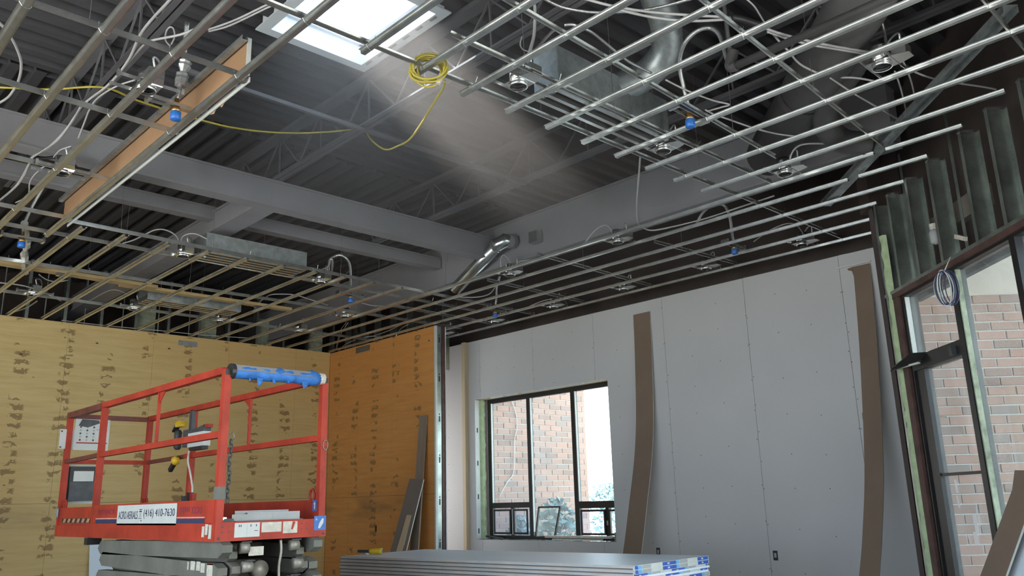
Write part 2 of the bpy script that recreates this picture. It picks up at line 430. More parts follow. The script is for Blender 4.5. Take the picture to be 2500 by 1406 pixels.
tag(mb.build('clip', M['galv'], sk), kind='stuff')

# ---- plywood walls
PT = 3.925
wl = struct('wall_left', 'long wall faced with stained yellow plywood sheets')
xs = [-3.1] + [3.5 + 1.2225 * i for i in range(-5, 4)] + [7.85]
for a, b in zip(xs, xs[1:]):
    for z0, z1 in ((0.0, 1.388), (1.392, PT)):
        MB().box((a + 0.0015, 12.93, z0), (b - 0.0015, 12.948, z1)).build('plywood_sheet', M['plywood'], wl)
MB().box((-3.1, 12.95, 0), (8.1, 13.05, PT - 0.03)).build('backing', M['dark_wall'], wl)
MB().box((-3.1, 12.925, PT), (7.85, 12.985, PT + 0.012)).build('top_edge', M['wood'], wl)
def flat_plate(parent, lo, hi): MB().box(lo, hi).build('steel_plate', M['galv'], parent)
flat_plate(wl, (5.10, 12.922, 3.78), (5.40, 12.929, 3.86))
wc = struct('wall_corner', 'short plywood return wall ending in bare steel studs')
ys = [9.92, 11.0, 12.22, 12.925]
for a, b in zip(ys, ys[1:]):
    for z0, z1 in ((0.0, 1.388), (1.392, PT)):
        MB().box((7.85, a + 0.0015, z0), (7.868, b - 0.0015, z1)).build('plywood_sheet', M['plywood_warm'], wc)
flat_plate(wc, (7.842, 11.66, 3.80), (7.849, 12.08, 3.90))
for y in (11.41, 10.29):
    mb = MB(); mb.box((7.846, y - 0.022, 0.84), (7.849, y + 0.022, 0.94)); mb.build('outlet_box', M['black'], wc)
MB().box((7.87, 9.98, 0), (8.0, 12.93, PT - 0.02)).build('backing', M['dark_wall'], wc)
MB().box((7.852, 9.885, 0), (7.888, 9.918, PT)).build('corner_bead', M['white'], wc)
st = MB(); st.box((7.89, 9.90, 0), (7.978, 9.904, PT)); st.box((7.89, 9.904, 0), (7.894, 9.96, PT)); st.box((7.974, 9.904, 0), (7.978, 9.96, PT))
sto = st.build('end_stud', M['galv_stud'], wc)
for i in range(6):
    z = 0.62 + i * 0.61
    mb = MB(); mb.box((7.928, 9.896, z), (7.95, 9.8995, z + 0.085)); mb.box((7.932, 9.896, z + 0.10), (7.946, 9.8995, z + 0.125)); mb.build('punch_hole', M['black'], wc)
MB().box((7.985, 9.89, 0), (8.045, 9.98, PT + 0.03)).build('end_post', M['red_steel'], wc)
MB().box((8.046, 9.88, 0), (8.058, 12.93, PT)).build('drywall_sheet', M['drywall'], wc)

# ---- drywall wall with the window opening
wb = struct('wall_back', 'tall wall of unfinished grey drywall sheets with a window opening')
DX, DT = 8.87, 3.83
WY0, WY1, WZ0, WZ1 = 7.345, 10.15, 0.69, 2.865
seams = [3.40, 3.90, 5.115, 6.34, 7.56, 8.79, 10.01, 11.23, 12.45, 13.2]
def sheet(poly): MB().prism([(DX, y, z) for y, z in poly], (0.013, 0, 0)).build('drywall_sheet', M['drywall'], wb)
for a, b in zip(seams, seams[1:]):
    a += 0.002; b -= 0.002
    if b < WY0 or a > WY1: sheet([(a, 0), (b, 0), (b, DT), (a, DT)])
    elif a >= WY0 and b <= WY1:
        sheet([(a, 0), (b, 0), (b, WZ0), (a, WZ0)]); sheet([(a, WZ1), (b, WZ1), (b, DT), (a, DT)])
    elif a < WY0: sheet([(a, 0), (b, 0), (b, WZ0), (WY0, WZ0), (WY0, WZ1), (b, WZ1), (b, DT), (a, DT)])
    else: sheet([(a, 0), (b, 0), (b, DT), (a, DT), (a, WZ1), (WY1, WZ1), (WY1, WZ0), (a, WZ0)])
mb = MB()
for s_ in seams[1:-1]:
    for off in (-0.012, 0.012, 0.41, 0.815):
        z = 0.35 + random.random() * 0.1
        while z < DT - 0.1:
            y = s_ + off
            if not (WY0 - 0.03 < y < WY1 + 0.03 and WZ0 - 0.03 < z < WZ1 + 0.03):
                mb.lathe([(0.0065, 0), (0.004, -0.0015)], (DX, y + random.uniform(-.006, .006), z), (1, 0, 0), 6)
            z += random.uniform(0.30, 0.55)
tag(mb.build('screw_heads', M['screw'], wb), kind='stuff')
for y in (5.045, 6.67):
    mb = MB(); mb.box((DX - 0.004, y - 0.028, 0.53), (DX - 0.001, y + 0.028, 0.635)); o = mb.build('outlet_box', M['black'], wb)
    MB().box((DX - 0.006, y - 0.014, 0.56), (DX - 0.0045, y + 0.014, 0.61)).build('outlet_plate', M['grey_print'], o)
mb = MB()                                     # exterior shell behind the drywall, open at the window
for lo, hi in (((9.18, 3.58, 0), (9.30, WY0 - 0.05, 5.13)), ((9.18, WY1 + 0.06, 0), (9.30, 15.1, 5.13)), ((9.18, WY0 - 0.05, 0), (9.30, WY1 + 0.06, 0.66)), ((9.18, WY0 - 0.05, 2.90), (9.30, WY1 + 0.06, 5.13))): mb.box(lo, hi)
mb.build('outer_shell', M['dark_wall'], wb)
mb = MB(); mb.box((8.884, 3.40, DT - 0.02), (8.97, 13.0, DT + 0.01)); mb.build('top_track', M['galv'], wb)
for z in (0.655, 2.87): MB().box((8.884, WY0, z), (9.10, WY1, z + 0.03)).build('opening_liner', M['wood_up'] if z > 2 else M['galv_stud'], wb)
MB().box((8.884, WY1, WZ0), (8.965, WY1 + 0.035, WZ1)).build('jamb_stud', M['white'], wb)
MB().box((8.884, WY0 - 0.03, WZ0), (9.10, WY0, WZ1)).build('jamb_stud', M['galv_stud'], wb)
for i in range(4):
    z = 0.78 + i * 0.52; MB().box((8.905, WY1 - 0.003, z), (8.93, WY1 - 0.0005, z + 0.075)).build('punch_hole', M['black'], wb)
mb = MB(); rows = []                          # lumpy spray foam in the left jamb
for i in range(46):
    z = WZ0 + (WZ1 - WZ0) * i / 45
    rows.append([(8.966, WY1 + 0.002, z), (8.985, WY1 - 0.02 - 0.022 * random.random(), z), (9.02, WY1 - 0.03 - 0.03 * random.random(), z), (9.055, WY1 - 0.02 - 0.03 * random.random(), z), (9.085, WY1 + 0.002, z)])
vs_ = [p for r in rows for p in r]; fs_ = [(i * 5 + k, i * 5 + k + 1, (i + 1) * 5 + k + 1, (i + 1) * 5 + k) for i in range(45) for k in range(4)]
mb.add(vs_, fs_); mb.build('spray_foam', M['foam_green'], wb, True)
MB().box((9.0, WY1 + 0.0, WZ0), (9.12, WY1 + 0.06, WZ1)).build('jamb_post', M['red_steel'], wb)
# chipped paper along the head of the opening
for k in range(7):
    y = 7.5 + k * 0.33; MB().box((DX - 0.003, y, WZ1 - 0.012 - 0.012 * random.random()), (DX + 0.01, y + 0.22 + 0.1 * random.random(), WZ1 + 0.008)).build('torn_edge', M['white'], wb)

# ---- the window in the drywall
w1 = struct('window_1', 'black aluminium window of three bays looking out on brick')
FX = 9.10
def fbox(y0, y1, z0, z1, dx=0.0, t=0.055, nm='frame_bar', mt='frame', par=None): return MB().box((FX + dx, y0, z0), (FX + dx + t, y1, z1)).build(nm, M[mt], par or w1)
fbox(7.28, 10.10, 2.80, 2.885); fbox(7.28, 10.10, 0.69, 0.745)
fbox(10.015, 10.10, 0.745, 2.80); fbox(9.115, 9.195, 0.745, 2.80); fbox(8.18, 8.265, 0.745, 2.80); fbox(7.28, 7.32, 0.745, 2.80)
fbox(9.195, 10.015, 1.155, 1.235); fbox(7.32, 8.18, 1.130, 1.225)
fbox(9.54, 9.60, 0.745, 1.155); fbox(7.64, 7.70, 0.745, 1.130)
for y0, y1, z0, z1 in ((9.60, 9.985, 0.765, 1.135), (9.225, 9.54, 0.765, 1.135), (7.70, 8.155, 0.765, 1.11), (7.33, 7.64, 0.765, 1.11)):
    f_ = 0.028
    mb = MB(); mb.box((FX - 0.012, y0, z0), (FX, y1, z0 + f_)); mb.box((FX - 0.012, y0, z1 - f_), (FX, y1, z1)); mb.box((FX - 0.012, y0, z0 + f_), (FX, y0 + f_, z1 - f_)); mb.box((FX - 0.012, y1 - f_, z0 + f_), (FX, y1, z1 - f_)); mb.build('sash', M['frame'], w1)
for y0, y1, z0, z1, mt in ((9.195, 10.015, 1.235, 2.80, 'glass'), (8.265, 9.115, 0.745, 2.80, 'glass'), (7.32, 8.18, 1.225, 2.80, 'glass'), (9.60, 10.015, 0.745, 1.155, 'glass_screen'), (9.195, 9.54, 0.745, 1.155, 'glass_screen'), (7.70, 8.18, 0.745, 1.13, 'glass_screen'), (7.32, 7.64, 0.745, 1.13, 'glass')):
    MB().box((FX + 0.025, y0, z0), (FX + 0.031, y1, z1)).build('pane', M[mt], w1)
for y, z0, z1 in ((10.005, 1.235, 2.80), (9.105, 0.8, 2.80), (8.172, 1.225, 2.80)): fbox(y, y + 0.012, z0, z1, -0.004, 0.03, 'glazing_bead', 'white')
fbox(9.55, 9.562, 0.76, 1.14, -0.02, 0.02, 'slide_rail', 'white'); fbox(7.655, 7.668, 0.90, 0.96, -0.02, 0.02, 'latch', 'label_white')

d1 = struct('door_1', 'unseen glazed door added at the end of the narrow passage behind the plywood return')  # unseen door, added to go with the fill lamp before it
for lo, hi in (((8.07, 12.72, 0), (8.12, 12.77, 2.9)), ((8.80, 12.72, 0), (8.85, 12.77, 2.9)), ((8.12, 12.72, 2.85), (8.80, 12.77, 2.9)), ((8.12, 12.72, 0), (8.80, 12.77, 0.12))): MB().box(lo, hi).build('frame_bar', M['frame'], d1)
MB().box((8.12, 12.74, 0.12), (8.80, 12.746, 2.85)).build('pane', M['glass'], d1)

# ---- the angled glazed wall on the right: s runs along it, o outward, z up
WB_ = Vector((7.86, 3.03, 0)); WD = Vector((0.70711, 0.70711, 0)); WN = Vector((0.70711, -0.70711, 0))
def P(s, o, z): return WB_ + WD * s + WN * o + Vector((0, 0, z))
def wbox(s0, s1, o0, o1, z0, z1, nm, mt, par): return MB().frame_box(P(s0, o0, z0), WD * (s1 - s0), WN * (o1 - o0), (0, 0, z1 - z0)).build(nm, M[mt] if isinstance(mt, str) else mt, par)
wr = struct('wall_right', 'angled exterior wall with bare steel studs over tall glazing')
HZ = 3.03
def cstud(s, z0, z1, flip=1):
    t = 0.003; mb = MB()
    mb.frame_box(P(s, 0.0, z0), WD * 0.042 * flip, WN * t, (0, 0, z1 - z0))
    mb.frame_box(P(s, t, z0), WD * t * flip, WN * 0.146, (0, 0, z1 - z0))
    mb.frame_box(P(s, 0.149, z0), WD * 0.042 * flip, WN * t, (0, 0, z1 - z0))
    o = fix_normals(mb.build('steel_stud', M['galv_stud'], wr))
    zz = z1 - 0.22
    while zz > z0 + 0.1:
        if flip < 0: MB().frame_box(P(s + 0.0015, 0.055, zz - 0.085), WD * 0.002, WN * 0.028, (0, 0, 0.085)).build('punch_hole', M['black'], o)
        zz -= 0.61
cstud(0.03, 0.0, 3.96, -1)
for s in (-0.27, -0.66, -1.08, -1.63, -2.02, -2.45, -2.9, -3.4): cstud(s, HZ + 0.03, 3.96, -1)
for s in (-0.27, -0.66, -1.08, -1.63, -2.02, -2.45): wbox(s - 0.045, s + 0.003, -0.004, 0.10, 3.945, 3.963, 'track_clip', 'galv_bright', wr)
for s in (-0.45, -1.34): wbox(s, s + 0.045, 0.10, 0.103, HZ, 4.3, 'strapping', 'galv_stud', wr)
wbox(-9.0, 0.05, -0.005, 0.15, HZ, HZ + 0.03, 'sill_track', 'galv_stud', wr)
wbox(-9.0, -0.09, 0.0, 0.16, HZ - 0.045, HZ, 'header_plate', 'red_steel', wr)
wbox(-9.0, 0.10, 0.30, 0.36, HZ - 0.03, 5.13, 'sheathing', 'dark_wall', wr)
wbox(-1.45, -0.35, 0.22, 0.30, 3.42, 3.60, 'lintel', 'lintel', wr)
wbox(-0.20, -0.095, 0.005, 0.15, 0, HZ, 'jamb_column', 'red_steel', wr)
wbox(-0.09, 0.30, 0.16, 0.24, 0, 5.13, 'jamb_backing', 'dark_wall', wr)
mb = MB(); rows = []
for i in range(60):
    z = 3.62 * i / 59; j = lambda a: random.uniform(-a, a)
    rows.append([P(-0.012, 0.02, z), P(-0.02 + j(.008), -0.004 + j(.008), z), P(-0.05 + j(.010), -0.018 + j(.010), z), P(-0.085 + j(.012), -0.004 + j(.008), z), P(-0.098, 0.03, z)])
mb.add([p for r in rows for p in r], [(i * 5 + k, i * 5 + k + 1, (i + 1) * 5 + k + 1, (i + 1) * 5 + k) for i in range(59) for k in range(4)])
mb.build('spray_foam', M['foam_green'], wr, True)
mb = MB().prism([P(0.10, 0.02, 0), (8.87, 3.38, 0), (9.30, 3.60, 0), (9.30, 3.68, 0), (8.87, 3.46, 0), P(0.20, 0.02, 0)], (0, 0, 5.1)); fix_normals(mb.build('end_return', M['dark_wall'], wr))
wbox(0.10, 0.34, 0.0, 0.26, 3.97, 5.13, 'corner_filler', 'dark_wall', wr)
mb = MB(); mb.box((-0.4, -4.1, 0), (0.9, -3.95, 5.13)); mb.build('corner_pier', M['drywall'], wr)

w2 = struct('window_2', 'tall black aluminium storefront glazing in the angled wall')
GO = 0.085
def wf(s0, s1, z0, z1, o0=0.03, o1=0.13, nm='frame_bar', mt='frame'): return wbox(s0, s1, o0, o1, z0, z1, nm, mt, w2)
wf(-9.0, -0.20, 2.965, HZ - 0.045 + 0.03); wf(-9.0, -0.20, 0.0, 0.12)
wf(-0.245, -0.20, 0.12, 2.965)
for s in (-1.14, -2.02, -3.1, -4.2, -5.3, -6.4, -7.5, -8.6): wf(s - 0.035, s + 0.035, 0.12, 2.965)
wf(-1.105, -0.245, 2.285, 2.41)                    # transom of the left bay
wf(-0.40, -0.245, 0.12, 2.285, 0.05, 0.12, 'sash_stile'); wf(-1.105, -0.40, 0.12, 0.24, 0.05, 0.12, 'sash_rail'); wf(-1.105, -0.40, 1.362, 1.386, 0.06, 0.10, 'sash_rail')
for s0, s1, z0, z1 in ((-1.105, -0.245, 2.41, 2.965), (-1.105, -0.40, 1.386, 2.285), (-1.105, -0.40, 0.24, 1.362), (-1.985, -1.175, 0.12, 2.965), (-3.065, -2.055, 0.12, 2.965), (-4.165, -3.135, 0.12, 2.965), (-5.265, -4.235, 0.12, 2.965), (-6.365, -5.335, 0.12, 2.965), (-7.465, -6.435, 0.12, 2.965), (-8.565, -7.535, 0.12, 2.965)):
    wf(s0, s1, z0, z1, GO, GO + 0.006, 'pane', 'glass')
wf(-0.262, -0.250, 2.41, 2.965, 0.04, 0.08, 'glazing_bead', 'white'); wf(-1.195, -1.180, 0.12, 2.965, 0.04, 0.08, 'glazing_bead', 'insul')
# smears and scraps of film left on the glass
for k, (s, z, ds, dz) in enumerate(((-0.62, 1.83, 0.13, 0.016), (-0.60, 1.22, 0.03, 0.11), (-0.585, 1.10, 0.02, 0.10), (-0.83, 0.90, 0.05, 0.16), (-0.87, 0.96, 0.02, 0.16), (-0.80, 0.82, 0.06, 0.10), (-0.66, 0.86, 0.014, 0.03), (-0.68, 0.81, 0.012, 0.03))):
    MB().frame_box(P(s, GO - 0.004, z), WD * ds + Vector((0, 0, 0.02 if k == 0 else 0)), WN * 0.002, Vector((0, 0, dz)) + WD * 0.012).build('film_scrap', M['label_white'] if k == 0 else M['film'], w2)
# bent drip flashing and closer arm hanging by the transom
mb = MB(); mb.prism([P(-0.12, -0.10, 2.335), P(-0.16, -0.14, 2.30), P(-0.52, -0.02, 2.335), P(-0.52, 0.03, 2.40), P(-0.30, 0.0, 2.43)], (0, 0, 0.012)); mb.build('bent_flashing', M['frame'], w2)
MB().bar(P(-0.12, -0.115, 2.318), P(-0.50, -0.03, 2.322), 0.02, 0.016).build('flashing_lip', M['white'], w2)
wf(-1.03, -0.99, 2.30, 2.37, -0.01, 0.03, 'closer_bracket', 'dark_grey')

# ---- unseen walls by the camera; the side opening is added for light
ws = struct('wall_side', 'wall beside the camera with a long opening added for light')
mb = MB()
for lo, hi in (((-3.15, -4.1, 0), (-3.0, 15.1, 0.35)), ((-3.15, -4.1, 3.45), (-3.0, 15.1, 5.13)), ((-3.15, -4.1, 0.35), (-3.0, -1.5, 3.45)), ((-3.15, 8.7, 0.35), (-3.0, 15.1, 3.45))): mb.box(lo, hi)
mb.build('wall_panel', M['drywall'], ws)
wfr = MB().box((-3.15, -4.15, 0), (0.9, -4.0, 5.13)).build('wall_front', M['drywall']); tag(wfr, 'drywall wall behind the camera', kind='structure')
wfar = struct('wall_far', 'dark outer wall with bare studs beyond the plywood')
MB().box((-3.1, 14.9, 0), (9.3, 15.1, 5.13)).build('sheathing', M['dark_wall'], wfar)
for i in range(19):
    x = -0.6 + i * 0.52
    mb = MB(); mb.box((x, 13.5, 3.3), (x + 0.045, 13.503, 4.95)); mb.box((x, 13.503, 3.3), (x + 0.003, 13.62, 4.95)); mb.build('steel_stud', M['galv_stud'], wfar)
    if i % 2 == 0 and x > 4.5: MB().box((x + 0.06, 13.60, 3.4), (x + 0.36, 13.7, 4.55)).build('insulation_batt', M['insul'], wfar)
for i in range(7):
    y = 10.6 + i * 0.5
    mb = MB(); mb.box((8.6, y, 3.4), (8.603, y + 0.045, 4.95)); mb.box((8.603, y, 3.4), (8.72, y + 0.003, 4.95)); mb.build('steel_stud', M['galv_stud'], wfar)

# ================================================================== roof steel
def beam(label, lo, hi):
    t = thing('steel_beam', label, 'beam', ((lo[0] + hi[0]) / 2, (lo[1] + hi[1]) / 2, lo[2]))
    MB().box((lo[0], lo[1], lo[2] + 0.0), (hi[0], hi[1], hi[2])).build('web_casing', M['beam'], t)
    return t
def ibeam(label, p0, p1, w, z0, z1):
    d = (Vector(p1) - Vector(p0)); side = Vector((0, 0, 1)).cross(d).normalized(); c = (Vector(p0) + Vector(p1)) / 2
    t = thing('steel_beam', label, 'beam', (c.x, c.y, z0)); h = z1 - z0
    for nm, a, b, ww in (('bottom_flange', 0, 0.022, w), ('web', 0.022, h - 0.022, w * 0.82), ('top_flange', h - 0.022, h, w)):
        MB().frame_box(Vector((p0[0], p0[1], z0 + a)) - side * ww / 2, d, side * ww, (0, 0, b - a)).build(nm, M['beam'], t)
    return t
ibeam('long grey roof beam crossing behind the yellow cord, above the plenum plate', (-3.0, 7.55, 0), (6.95, 7.55, 0), 0.17, 4.26, 4.55)
ibeam('deep grey roof beam parallel to the drywall wall, carrying the steel elbow duct', (7.06, 2.45, 0), (7.06, 14.8, 0), 0.22, 4.155, 4.72)
ibeam('short dark beam branching off behind the long grey beam', (3.79, 7.65, 0), (3.79, 14.8, 0), 0.24, 4.26, 4.50)
ibeam('slim dark beam running behind the long grey beam', (-3.0, 8.68, 0), (6.95, 8.68, 0), 0.14, 4.40, 4.55)

web_mesh = {}
for j, (X, lab, y0, y1) in enumerate(((3.83, 'open web roof joist beside the skylight, with the yellow cord over it', -1.0, 9.4), (5.85, 'open web roof joist lit by the dusty light below the skylight', -0.2, 9.4), (1.83, 'open web roof joist above the left cable bundle', 1.5, 9.4), (-0.17, 'open web roof joist nearest the top left corner', 3.0, 9.4))):
    t = thing('roof_joist', lab, 'joist', (X, (y0 + y1) / 2, 4.55))
    for s in (-1, 1):
        mb = MB(); mb.box((X + s * 0.008, y0, 4.55), (X + s * 0.05, y1, 4.555)); mb.box((X + s * 0.008, y0, 4.555), (X + s * 0.013, y1, 4.60)); mb.build('bottom_chord', M['joist'], t)
    mb = MB(); mb.box((X - 0.055, y0, 5.0), (X + 0.055, y1, 5.045)); mb.build('top_chord', M['joist'], t)
    y = y0 + 0.2; k = 0
    while y < y1 - 0.4:
        pts = (((X, y, 4.58), (X, y + 0.02, 5.02)), ((X, y + 0.02, 5.0), (X, y + 0.42, 4.59)), ((X, y + 0.42, 4.59), (X, y + 0.82, 5.0)))
        for a, b in pts: MB().bar(a, b, 0.015, 0.015, (1, 0, 0)).build('web_rod', M['joist'], t)
        y += 0.82
for j, (y, a, b) in enumerate(((5.82, 2.2, 5.87),)):
    t = thing('bridging_angle', 'slim bridging angle spanning the joists under the skylight edge', 'bracing', ((a + b) / 2, y, 4.53))
    MB().box((a, y, 4.515), (b, y + 0.035, 4.519)).build('flange', M['joist'], t); MB().box((a, y, 4.519), (b, y + 0.004, 4.548)).build('web', M['joist'], t)

# ================================================================== outdoors
gnd = MB().box((-30, -30, -0.25), (60, 60, -0.21)).build('ground', M['ground']); tag(gnd, 'pale paved ground outside the windows', kind='structure')
brick_me = None
def brick_wall(name, label, base, e, n, t0, t1, z0, z1, vis):
    """bricks stand 6 mm proud of a mortar bed; e runs along the wall, n faces the viewer"""
    global brick_me
    root = thing(name, label, 'wall', base)
    e, n, base = Vector(e), Vector(n), Vector(base)
    MB().frame_box(base + e * t0 - n * 0.10 + Vector((0, 0, z0)), e * (t1 - t0), n * 0.10, (0, 0, z1 - z0)).build('mortar_bed', M['mortar'], root)
    if brick_me is None:
        L, Hh, D = 0.288, 0.088, 0.016; b = 0.004
        vs = [(0, 0, 0), (L, 0, 0), (L, 0, Hh), (0, 0, Hh), (b, D, b), (L - b, D, b), (L - b, D, Hh - b), (b, D, Hh - b)]
        brick_me = bpy.data.meshes.new('brick'); brick_me.from_pydata(vs, [], [(4, 5, 6, 7), (0, 1, 5, 4), (1, 2, 6, 5), (2, 3, 7, 6), (3, 0, 4, 7)]); brick_me.materials.append(M['brick']); brick_me.update()
    rest = MB(); rot = Matrix((e, n, Vector((0, 0, 1)))).transposed().to_4x4()
    r = 0; z = z0
    while z < z1 - 0.05:
        t = t0 - (0.15 if r % 2 else 0.0)
        while t < t1 - 0.02:
            p = base + e * t + Vector((0, 0, z + 0.006)) + n * random.uniform(-0.006, 0.003)
            if vis(t, z) and t >= t0 and t + 0.288 <= t1 + 0.01:
                o = bpy.data.objects.new('brick', brick_me); COL.objects.link(o); o.parent = root; m = rot.copy(); m.translation = p - base; o.matrix_local = m
            elif t >= t0 - 0.14:
                a = max(t, t0); b_ = min(t + 0.288, t1)
                if b_ > a: rest.frame_box(base + e * a + Vector((0, 0, z + 0.006)), e * (b_ - a), n * 0.014, (0, 0, 0.088))
            t += 0.30
        z += 0.10; r += 1
    if rest.v: tag(fix_normals(rest.build('outlying_bricks', M['brick'], root)), kind='stuff')
    return root
brick_wall('brick_wall', 'red brown brick wing wall seen through the black three bay window', (9.35, 10.80, 0), (1, 0, 0), (0, -1, 0), 0.0, 2.93, -0.2, 5.0, lambda t, z: 0.25 <= t <= 2.7 and 0.55 <= z <= 3.35)
brick_wall('brick_wall', 'pale red brick wall seen through the tall glazing under the cream soffit', (9.0, 3.6, 0), (0.70711, -0.70711, 0), (-0.70711, -0.70711, 0), 0.14, 6.5, -0.2, 3.30, lambda t, z: 0.1 <= t <= 2.1 and 0.25 <= z)
so = MB(); so.prism([(9.08, 3.55, 3.296), (12.6, 0.03, 3.296), (11.4, -1.17, 3.296), (8.05, 2.35, 3.296), (8.32, 2.92, 3.296)][::-1], (0, 0, 0.06))
so = so.build('exterior_soffit', M['soffit']); tag(fix_normals(so), 'cream soffit board above the pale brick wall outside', 'soffit')
white_cord = thing('exterior_wire', 'thin white wire hanging down the brick behind the left window bay', 'wire', (10.3, 10.70, 0.9))
MB().tube(smooth_path([(10.264, 10.760, 3.024), (10.368, 10.760, 2.810), (10.399, 10.760, 2.556), (10.329, 10.760, 2.300), (10.309, 10.760, 2.049), (10.278, 10.760, 1.731), (10.144, 10.760, 1.591), (10.023, 10.760, 1.453), (9.942, 10.760, 1.338)]), 0.008, 6).build('wire_strand', M['white'], white_cord)

def leafy(name, label, cat, loc, h, r, n, mt, trunk, seed, group=None):
    rnd = random.Random(seed); t = thing(name, label, cat, loc, group); b = Vector(loc); mb = MB()
    z0 = h * (0.35 if trunk else 0.05)
    for i in range(n):
        a = rnd.random() * math.tau; u = rnd.random() ** 0.5; zz = rnd.random()
        rr = r * u * math.sqrt(max(0.05, 1 - (2 * zz - 0.9) ** 2 * 0.8))
        c = b + Vector((rr * math.cos(a), rr * math.sin(a), z0 + (h - z0) * zz)); sz = rnd.uniform(0.05, 0.10) * (1.4 if trunk else 1)
        d1 = Vector((rnd.uniform(-1, 1), rnd.uniform(-1, 1), rnd.uniform(-1, 1))).normalized() * sz; d2 = d1.orthogonal().normalized() * sz * 0.6
        mb.add([c - d1, c + d2, c + d1, c - d2], [(0, 1, 2, 3)])
    tag(mb.build('foliage', M[mt], t), kind='stuff')
    mb = MB(); mb.tube([b, b + Vector((0.03, 0.02, h * 0.4)), b + Vector((0.0, 0.05, h * 0.75))], [0.03 * h / 2 + 0.01, 0.02 * h / 2 + 0.008, 0.01], 7); tr = mb.build('stem', M['bark'], t)
    if trunk:
        for k in range(7):
            a = k * 0.9; p = b + Vector((0.02, 0.02, h * (0.32 + 0.06 * k))); MB().tube([p, p + Vector((math.cos(a) * r * 0.4, math.sin(a) * r * 0.4, h * 0.12)), p + Vector((math.cos(a) * r * 0.75, math.sin(a) * r * 0.75, h * 0.2))], [0.03, 0.02, 0.008], 5).build('branch', M['bark'], tr)
    return t
leafy('shrub', 'blue green shrub against the brick behind the middle window bay', 'shrub', (10.70, 10.15, -0.21), 1.48, 0.40, 700, 'leaf_blue', False, 3)
leafy('shrub', 'low shrub behind the leaning loose sash', 'shrub', (9.85, 10.2, -0.21), 1.22, 0.26, 500, 'leaf_blue', False, 4)
for k, (x, y, h) in enumerate(((14.3, 11.5, 1.42), (16.0, 11.0, 1.40), (17.6, 10.2, 1.55), (15.0, 9.4, 1.25), (15.6, 13.2, 1.6))):
    leafy('shrub', ['clipped blue green shrub nearest the end of the brick wing', 'clipped shrub in the middle of the lower right window panes', 'taller clipped shrub at the right edge of the window', 'low clipped shrub in front of the hedge outside', 'clipped shrub half hidden behind the brick wing'][k], 'shrub', (x, y, -0.21), h + 0.2, 0.75, 900, 'leaf_blue', False, 20 + k, 'shrubs outside the right window bay')
leafy('tree', 'slender bare looking tree in the bright right window bay', 'tree', (22.5, 15.3, -0.21), 4.2, 1.3, 420, 'leaf', True, 9)
leafy('tree', 'bushy far tree low in the bright right window bay', 'tree', (27.0, 17.2, -0.21), 3.6, 2.0, 900, 'leaf', True, 10)

# ================================================================== suspended steel grid
grid = thing('ceiling_grid', 'suspended grid of galvanized furring and carrier channels wired under the roof', 'ceiling grid', (4.0, 5.0, ZF))
HAT = [(-0.033, 0.022), (-0.0185, 0.022), (-0.0155, 0.0), (0.0155, 0.0), (0.0185, 0.022), (0.033, 0.022), (0.033, 0.0236), (0.0170, 0.0236), (0.0142, 0.0016), (-0.0142, 0.0016), (-0.0170, 0.0236), (-0.033, 0.0236)]
CEE = [(0.006, 0.0), (0.006, 0.0016), (-0.0044, 0.0016), (-0.0044, 0.0364), (0.006, 0.0364), (0.006, 0.038), (-0.006, 0.038), (-0.006, 0.0)]
FUR = []
def furring(x, y0, y1, dz=0.0):
    FUR.append((x, y0, y1))
    fix_normals(MB().sweep(HAT, (x, y0, ZF + dz), (x, y1, ZF + dz), (1, 0, 0), (0, 0, 1)).build('furring_channel', M['galv'], grid))
KX = lambda k: 3.34 + 0.4064 * k
for k in range(-8, -3): furring(KX(k) - 0.03, -1.5, 12.92)
furring(KX(-3) - 0.02, -1.5, 8.87)
for k in range(-2, 8): furring(KX(k), max(-1.5, KX(k) - 4.80), 3.875 + 0.025 * (k > -1) + random.uniform(-.012, .012))
furring(KX(8) - 0.03, KX(8) - 4.80, KX(8) - 4.22); furring(KX(8) - 0.03, KX(8) - 4.12, 12.92)
furring(KX(9) - 0.03, KX(9) - 4.80, KX(9) - 4.22); furring(KX(9) - 0.03, KX(9) - 4.12, 12.92)
furring(KX(10), KX(10) - 4.84, 12.92); furring(KX(11) - 0.03, KX(11) - 4.84, 12.85); furring(KX(12), 3.06, 12.85); furring(KX(13) + 0.06, 3.25, 12.85)
for j, x in enumerate((2.30, 2.70, 3.13, 3.56, 4.00, 4.45, 4.87, 5.26, 5.68, 6.11)): furring(x, 8.37, 12.92)
CAR = [((-2.6, 4.69), (2.16, 4.67)), ((-2.6, 5.62), (2.16, 5.77)), ((-2.6, 7.04), (2.12, 7.02)), ((-2.6, 8.27), (2.10, 8.25)), ((2.10, 8.33), (8.80, 8.52)),
       ((1.2, 8.80), (7.80, 8.88)), ((1.4, 10.11), (8.45, 9.97)), ((2.0, 11.62), (8.0, 11.62)), ((0.9, 3.83), (8.85, 3.74)), ((2.83, 3.40), (6.56, 3.39)),
       ((2.2, 2.90), (6.05, 3.07)), ((2.6, 2.13), (6.56, 2.38)), ((3.3, 1.10), (6.0, 1.13)), ((6.48, 6.29), (8.82, 6.36)), ((6.78, 7.48), (8.75, 7.53)),
       ((7.15, 5.15), (8.85, 5.04)), ((6.6, 9.35), (8.85, 9.40))]
ties = MB()
